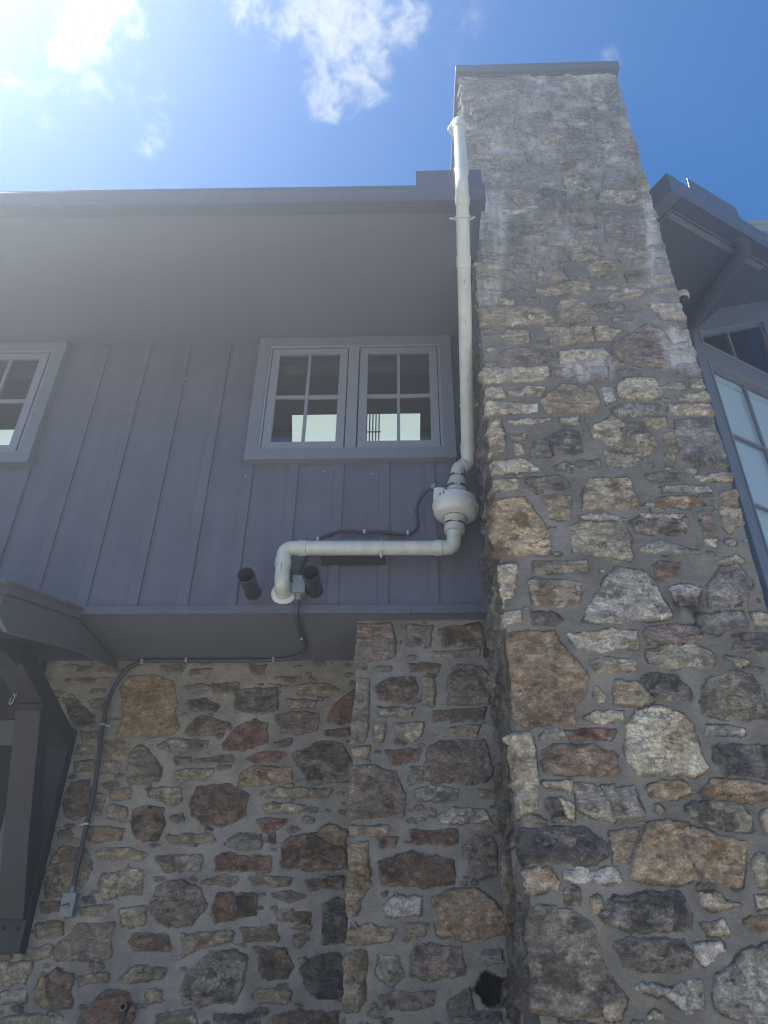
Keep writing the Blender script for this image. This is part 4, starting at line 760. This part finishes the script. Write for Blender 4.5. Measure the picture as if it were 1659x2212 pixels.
# terminal box on the fan's left
Mb = Matrix.Translation(A0 + ax * .36 + Vector((-.135, -.03, 0))) @ Matrix(((side.x, fr.x, ax.x, 0), (side.y, fr.y, ax.y, 0), (side.z, fr.z, ax.z, 0), (0, 0, 0, 1)))
tb = MB(); sx = 1 if side.x > 0 else -1
hexp = [(-.045, -.05), (-.045, .03), (-.02, .05), (.03, .05), (.06, .02), (.06, -.06)]
tb.prism([Mb @ Vector((sx * x, y, -.075)) for x, y in hexp], ax * .105); tb.prism([Mb @ Vector((sx * x * .8 - sx * .004, y * .8 - .01, -.115)) for x, y in hexp], ax * .042)
tb.build('terminal_box', M_fan, fan, bevel=.003)
def label_patch(name, a0, a1, d0, d1, M, rr=.1705):
    """a thin decal wrapped on the fan's rim"""
    m_ = MB(); vs = []; n = 6
    for i in range(n + 1):
        a_ = a0 + (a1 - a0) * i / n
        for d in (d0, d1): vs.append(A0 + ax * d + (fr * math.cos(a_) + side * sx * math.sin(a_)) * rr)
    m_.add(vs, [(2 * i, 2 * i + 2, 2 * i + 3, 2 * i + 1) for i in range(n)]); return m_.build(name, M, fan)
M_lab = mat('pale_blue_label', (.55, .58, .75), .3)
lb = label_patch('label', -.52, -.16, .284, .316, M_lab, .1698)
label_patch('label', -.72, -.56, .284, .316, M_lab, .1698); label_patch('label', -.68, -.60, .289, .311, M_black, .1705); label_patch('label', -.90, -.82, .289, .311, M_black, .1705)
for k in range(3): label_patch('label', -.49, -.20, .289 + k * .009, .2905 + k * .009, mat('label_print', (.25, .27, .4), .4), .1702)

# cable from the fan to the junction box
def clips(parent, pts, n):
    for p in pts:
        m_ = MB(); p = Vector(p); m_.box(p.x - .009, p.x + .009, p.y - .02, p.y + .0, p.z - .016, p.z + .022); m_.lathe(p + Vector((0, -.02, .016)), (0, -1, 0), [(0, .006), (.003, .005)], 10); m_.build('clip', M_clamp, parent, bevel=.002)
cab = thing('power_cable', 'black flexible cable looping from the fan behind the white pipe', 'cable')
pth = smooth_path([(.215, 4.90, 5.00), (.165, 4.93, 4.985), (.105, 4.97, 4.935), (.072, 4.99, 4.83), (.083, 5.0, 4.71), (.045, 5.01, 4.645), (-.03, 5.015, 4.622), (-.16, 5.012, 4.636), (-.25, 5.012, 4.646), (-.346, 5.015, 4.637), (-.44, 5.01, 4.648), (-.55, 5.01, 4.648), (-.65, 5.015, 4.61), (-.709, 5.015, 4.57), (-.76, 5.015, 4.49), (-.80, 5.012, 4.39), (-.828, 5.0, 4.28), (-.832, 4.985, 4.20)], 8)
a = MB(); a.tube(pth, .0135, 12); a.build('cord', M_black, cab)
a = MB(); a.lathe((.222, 4.895, 5.001), (-1, .25, -.1), [(0, .024), (.02, .024), (.022, .018), (.04, .018)], 12); a.build('gland', M_box, cab)
clips(cab, [(-.004, 5.01, 4.624), (-.346, 5.01, 4.638), (-.712, 5.01, 4.572)], 3)
jb = thing('junction_box', 'small grey junction box beside the pipe flange above the conduit', 'electrical box')
a = MB(); a.box(-.866, -.778, 4.945, 5.035, 4.088, 4.222); a.build('box', M_box, jb, bevel=.003)
a = MB(); a.box(-.869, -.775, 4.937, 4.944, 4.085, 4.225); a.build('lid', M_box, jb, bevel=.002)
for z in (4.105, 4.205): a = MB(); a.lathe((-.822, 4.937, z), (0, -1, 0), [(0, .005), (.003, .004)], 10); a.build('screw', M_clamp, jb)
cd = thing('electrical_conduit', 'long dark conduit bending under the overhang and down the stone to a switch', 'conduit')
a = MB(); a.lathe((-.825, 4.985, 4.087), (0, 0, -1), [(0, .026), (.022, .026), (.024, .019), (.05, .019)], 16); a.build('gland', M_box, cd)
p2 = smooth_path([(-.826, 4.985, 4.05), (-.829, 4.985, 4.0), (-.831, 4.988, 3.95), (-.838, 5.03, 3.928), (-.845, 5.12, 3.93), (-.850, 5.27, 3.932), (-.848, 5.43, 3.932), (-.838, 5.58, 3.932), (-.87, 5.73, 3.932), (-.97, 5.86, 3.934), (-1.145, 5.905, 3.932), (-1.5, 5.92, 3.932), (-1.9, 5.925, 3.934), (-2.15, 5.925, 3.934), (-2.27, 5.925, 3.928), (-2.37, 5.925, 3.878), (-2.45, 5.925, 3.75), (-2.492, 5.925, 3.59), (-2.494, 5.925, 3.386), (-2.476, 5.925, 3.17), (-2.452, 5.925, 2.90), (-2.452, 5.925, 2.64), (-2.454, 5.925, 2.45), (-2.456, 5.925, 2.16)], 7)
a = MB(); a.tube(p2, .0175, 12); a.build('tube', M_conduit, cd)
for p in ((-1.145, 5.905, 3.94), (-1.895, 5.925, 3.945), (-2.27, 5.92, 3.93)): m_ = MB(); m_.box(p[0] - .010, p[0] + .010, p[1] - .022, p[1] + .02, p[2] - .030, p[2] + .012); m_.build('clip', M_clamp, cd, bevel=.002)
m_ = MB(); m_.box(-.855, -.835, 5.41, 5.425, 3.905, 3.952); m_.build('clip', M_clamp, cd, bevel=.002)
for p, e in (((-2.496, 5.925, 3.386), .055), ((-2.454, 5.925, 2.63), -.055)):
    m_ = MB(); m_.box(p[0] - .0195, p[0] + .0195, p[1] - .0195, p[1] + .03, p[2] - .007, p[2] + .007); q = p[0] + e; m_.lathe((q, 5.955, p[2] - .01), (0, -1, 0), [(0, .008), (.02, .007), (.022, .004)], 12); m_.box(min(p[0], q), max(p[0], q), 5.94, 5.946, p[2] - .009, p[2] + .007); m_.build('clip', M_clamp, cd, bevel=.001)
sw = thing('switch_box', 'small grey outdoor switch box with a black toggle on the stone wall', 'switch')
a = MB(); a.box(-2.502, -2.413, 5.905, 5.975, 2.012, 2.158); a.build('box', M_box, sw, bevel=.003)
a = MB(); a.box(-2.505, -2.410, 5.895, 5.904, 2.009, 2.161); a.build('cover', M_box, sw, bevel=.002)
a = MB(); a.lathe((-2.457, 5.894, 2.078), (0, -1, 0), [(0, .020), (.006, .019), (.010, .012), (.018, .011)], 20); a.build('dial', M_box, sw)
a = MB(); a.tube([(-2.448, 5.882, 2.088), (-2.470, 5.870, 2.082), (-2.485, 5.866, 2.075)], .0045, 8); a.build('toggle', M_black, sw)
for z in (2.135, 2.032): a = MB(); a.lathe((-2.457, 5.894, z), (0, -1, 0), [(0, .005), (.003, .004)], 10); a.build('screw', M_clamp, sw)
a = MB(); a.lathe((-2.456, 5.925, 2.158), (0, 0, 1), [(0, .024), (.02, .024), (.022, .019), (.05, .019)], 16); a.build('gland', M_box, sw)

# black vent stubs beside the flange
def stub(x, z, label):
    t = thing('vent_stub', label, 'vent pipe', 'black vent stubs on the siding')
    a = MB(); L = .285; o = Vector((x, 5.05, z))
    a.lathe(o, (0, -1, 0), [(0, .056), (L - .065, .056), (L - .064, .063), (L - .055, .066), (L, .066), (L + .001, .058), (L - .05, .056), (.02, .050), (.02, .001)], 36, False); a.build('pipe', M_black, t)
    a = MB(); a.lathe(o, (0, -1, 0), [(0, .064), (.012, .062)], 32); a.build('collar', M_black, t)
stub(-1.187, 4.135, 'black open vent stub left of the white pipe flange')
stub(-.713, 4.150, 'black open vent stub right of the grey junction box')
hood = thing('wall_vent_hood', 'dark rectangular vent hood on the siding behind the horizontal white pipe', 'vent')
a = MB(); a.prism([(-.685, 5.031, 4.36), (-.685, 4.95, 4.40), (-.685, 4.955, 4.50), (-.685, 5.031, 4.60)], (.525, 0, 0)); a.build('hood', M_trim, hood, bevel=.004)
a = MB(); a.prism([(-.677, 5.028, 4.357), (-.677, 4.953, 4.392), (-.677, 4.953, 4.398), (-.677, 5.028, 4.362)], (.509, 0, 0)); a.build('screen', M_dark, hood)

# small spigot low on the wall
spg = thing('hose_spigot', 'weathered brass hose spigot on a reddish stone low in the wall', 'spigot')
a = MB(); a.lathe((-1.935, 5.985, 1.485), (0, -1, 0), [(0, .030), (.01, .032), (.03, .020), (.06, .020), (.062, .028), (.085, .028), (.086, .018), (.05, .016)], 6, False); a.lathe((-1.885, 5.96, 1.47), (.25, -1, .1), [(0, .022), (.03, .024), (.035, .016)], 6); a.build('body', M_brass, spg)
a = MB(); a.tube([(-1.925, 5.94, 1.46), (-1.925, 5.915, 1.42), (-1.925, 5.905, 1.37)], [.014, .013, .015], 12); a.build('nozzle', M_conduit, spg)

# ================================================================== PORCH ROOF AND BRACKET AT LEFT
pr = thing('porch_roof', 'small shingled porch roof with deep grey side board at the left edge', 'porch roof')
XF = -2.50
a = MB(); a.prism([(XF, 4.05, 3.630), (XF, 5.05, 3.925), (XF, 5.05, 3.93), (XF, 5.975, 3.93), (XF, 5.975, 3.885), (XF, 5.233, 3.735), (XF, 4.21, 3.448), (XF, 4.05, 3.50)], (-.03, 0, 0)); a.build('side_board', M_timber2, pr, bevel=.002)
a = MB(); a.prism([(XF + .025, 4.03, 3.628), (XF + .025, 5.045, 3.928), (XF + .025, 5.045, 3.99), (XF + .025, 4.03, 3.690)], (-.08, 0, 0)); a.build('drip_board', M_timber2, pr, bevel=.002)
a = MB()
for k in range(16):
    y0 = 3.95 + k * .068; z0 = 3.69 + (y0 - 4.03) * .2955 + .002 * ((k * 37) % 5)
    a.prism([(XF + .045 + .006 * ((k * 13) % 3), y0, z0), (XF + .045 + .006 * ((k * 13) % 3), y0 + .12, z0 + .032), (XF + .045, y0 + .12, z0 + .044), (XF + .045, y0, z0 + .014)], (-2.6, 0, 0))
a.build('shingles', M_shingle, pr)
a = MB(); a.prism([(-2.531, 4.22, 3.47), (-2.531, 5.9, 3.93), (-2.531, 5.9, 3.945), (-2.531, 4.10, 3.60)], (-2.4, 0, 0)); a.build('ceiling', M_timber, pr)
a = MB(); a.box(-5.0, -2.545, 3.90, 3.925, 3.50, 3.66); a.build('front_board', M_timber2, pr)
gp = gutter(pr, (-5.0, 3.898, 3.52), (1, 0, 0), (0, -1, 0), 2.46, h=.13, dep=.11)
br = thing('timber_bracket', 'dark timber knee bracket bolted to the stone wall under the porch roof', 'bracket')
BX = -2.72
a = MB(); a.box(-2.92, -2.715, 5.875, 5.985, 1.785, 3.35); a.build('wall_plate', M_timber, br, bevel=.008)
a = MB(); a.prism([(BX + .003, 5.875, 3.19), (BX + .003, 4.86, 3.497), (BX + .003, 4.86, 3.66), (BX + .003, 5.875, 3.345)], (-.196, 0, 0)); a.build('top_beam', M_timber, br, bevel=.006)
a = MB(); a.prism([(BX + .001, 5.874, 1.985), (BX + .001, 5.874, 2.30), (BX + .001, 5.46, 3.308), (BX + .001, 5.30, 3.355), (BX + .001, 5.30, 3.30), (BX + .001, 5.62, 2.45), (BX + .001, 5.83, 1.985)], (-.19, 0, 0)); a.build('knee_brace', M_timber, br, bevel=.006)
a = MB(); a.box(-5.0, BX - .02, 4.70, 4.86, 3.49, 3.655); a.build('cross_beam', M_timber, br, bevel=.006)
a = MB(); a.prism([(BX + .02, 4.60, 3.47), (BX + .02, 4.66, 3.60), (BX + .02, 4.78, 3.56), (BX + .02, 4.80, 3.45)], (-.10, 0, 0)); a.build('rafter_tail', M_timber, br, bevel=.004)
for (x, y, z, d) in ((-2.765, 5.873, 1.93, (0, -1, 0)), (-2.865, 5.873, 1.93, (0, -1, 0)), (-2.775, 5.335, 3.235, (0, -1, -.35)), (-2.865, 5.335, 3.235, (0, -1, -.35))):
    m_ = MB(); m_.lathe((x, y, z), d, [(0, .014), (.006, .013), (.010, .008)], 12); m_.build('bolt', M_dark, br)
hk = thing('wire_hook', 'bent bright wire hook hanging under the porch ceiling', 'hook')
HX, HY, HZ = -2.905, 5.20, 3.34
a = MB(); a.tube(smooth_path([(HX + .022, HY, HZ + .15), (HX + .018, HY, HZ + .10), (HX + .008, HY, HZ + .085), (HX, HY, HZ + .06), (HX + .006, HY, HZ + .045), (HX + .012, HY, HZ + .085), (HX + .030, HY, HZ + .082), (HX + .032, HY, HZ + .065), (HX + .018, HY, HZ + .035), (HX + .008, HY, HZ - .015), (HX - .006, HY, HZ - .022), (HX - .012, HY, HZ - .010), (HX - .006, HY, HZ + .030)], 6), .0032, 8); a.build('wire', M_clamp, hk)
a = MB(); a.tube([(HX + .022, HY, HZ + .15), (HX + .022, HY, 3.775)], .0025, 8); a.build('shank', M_clamp, hk)
# entry door recess behind the bracket
dr_ = thing('porch_window', 'dark porch window beside the bracket at the left edge', 'window')
a = MB(); a.box(-5.2, -3.12, 5.90, 5.985, 3.425, 3.955); a.build('head_board', M_timber, dr_, bevel=.004)
a = MB(); a.box(-4.4, -3.02, 5.915, 5.985, 3.22, 3.42); a.box(-3.10, -3.02, 5.917, 5.985, 1.2, 3.219); a.build('frame', M_timber2, dr_, bevel=.003)
a = MB(); a.box(-4.4, -3.101, 5.928, 5.940, 1.2, 3.219); a.build('pane', M_dark, dr_)

# ================================================================== AIR ADDED FOR GLARE
hz = MB(); hz.box(-61, 61, -61, 61, -1.3, 10.9)  # haze box added to imitate the veil of lens glare
hm = bpy.data.materials.new('lens_glare_haze'); hm.use_nodes = True; nt = hm.node_tree; nt.nodes.remove(nt.nodes['Principled BSDF'])
vol = nt.nodes.new('ShaderNodeVolumePrincipled'); vol.inputs['Color'].default_value = (.80, .89, 1.0, 1); vol.inputs['Density'].default_value = .0195; vol.inputs['Anisotropy'].default_value = .72
nt.links.new(vol.outputs[0], nt.nodes['Material Output'].inputs['Volume'])
glare_haze = hz.build('glare_haze', hm); tag(glare_haze, kind='stuff')
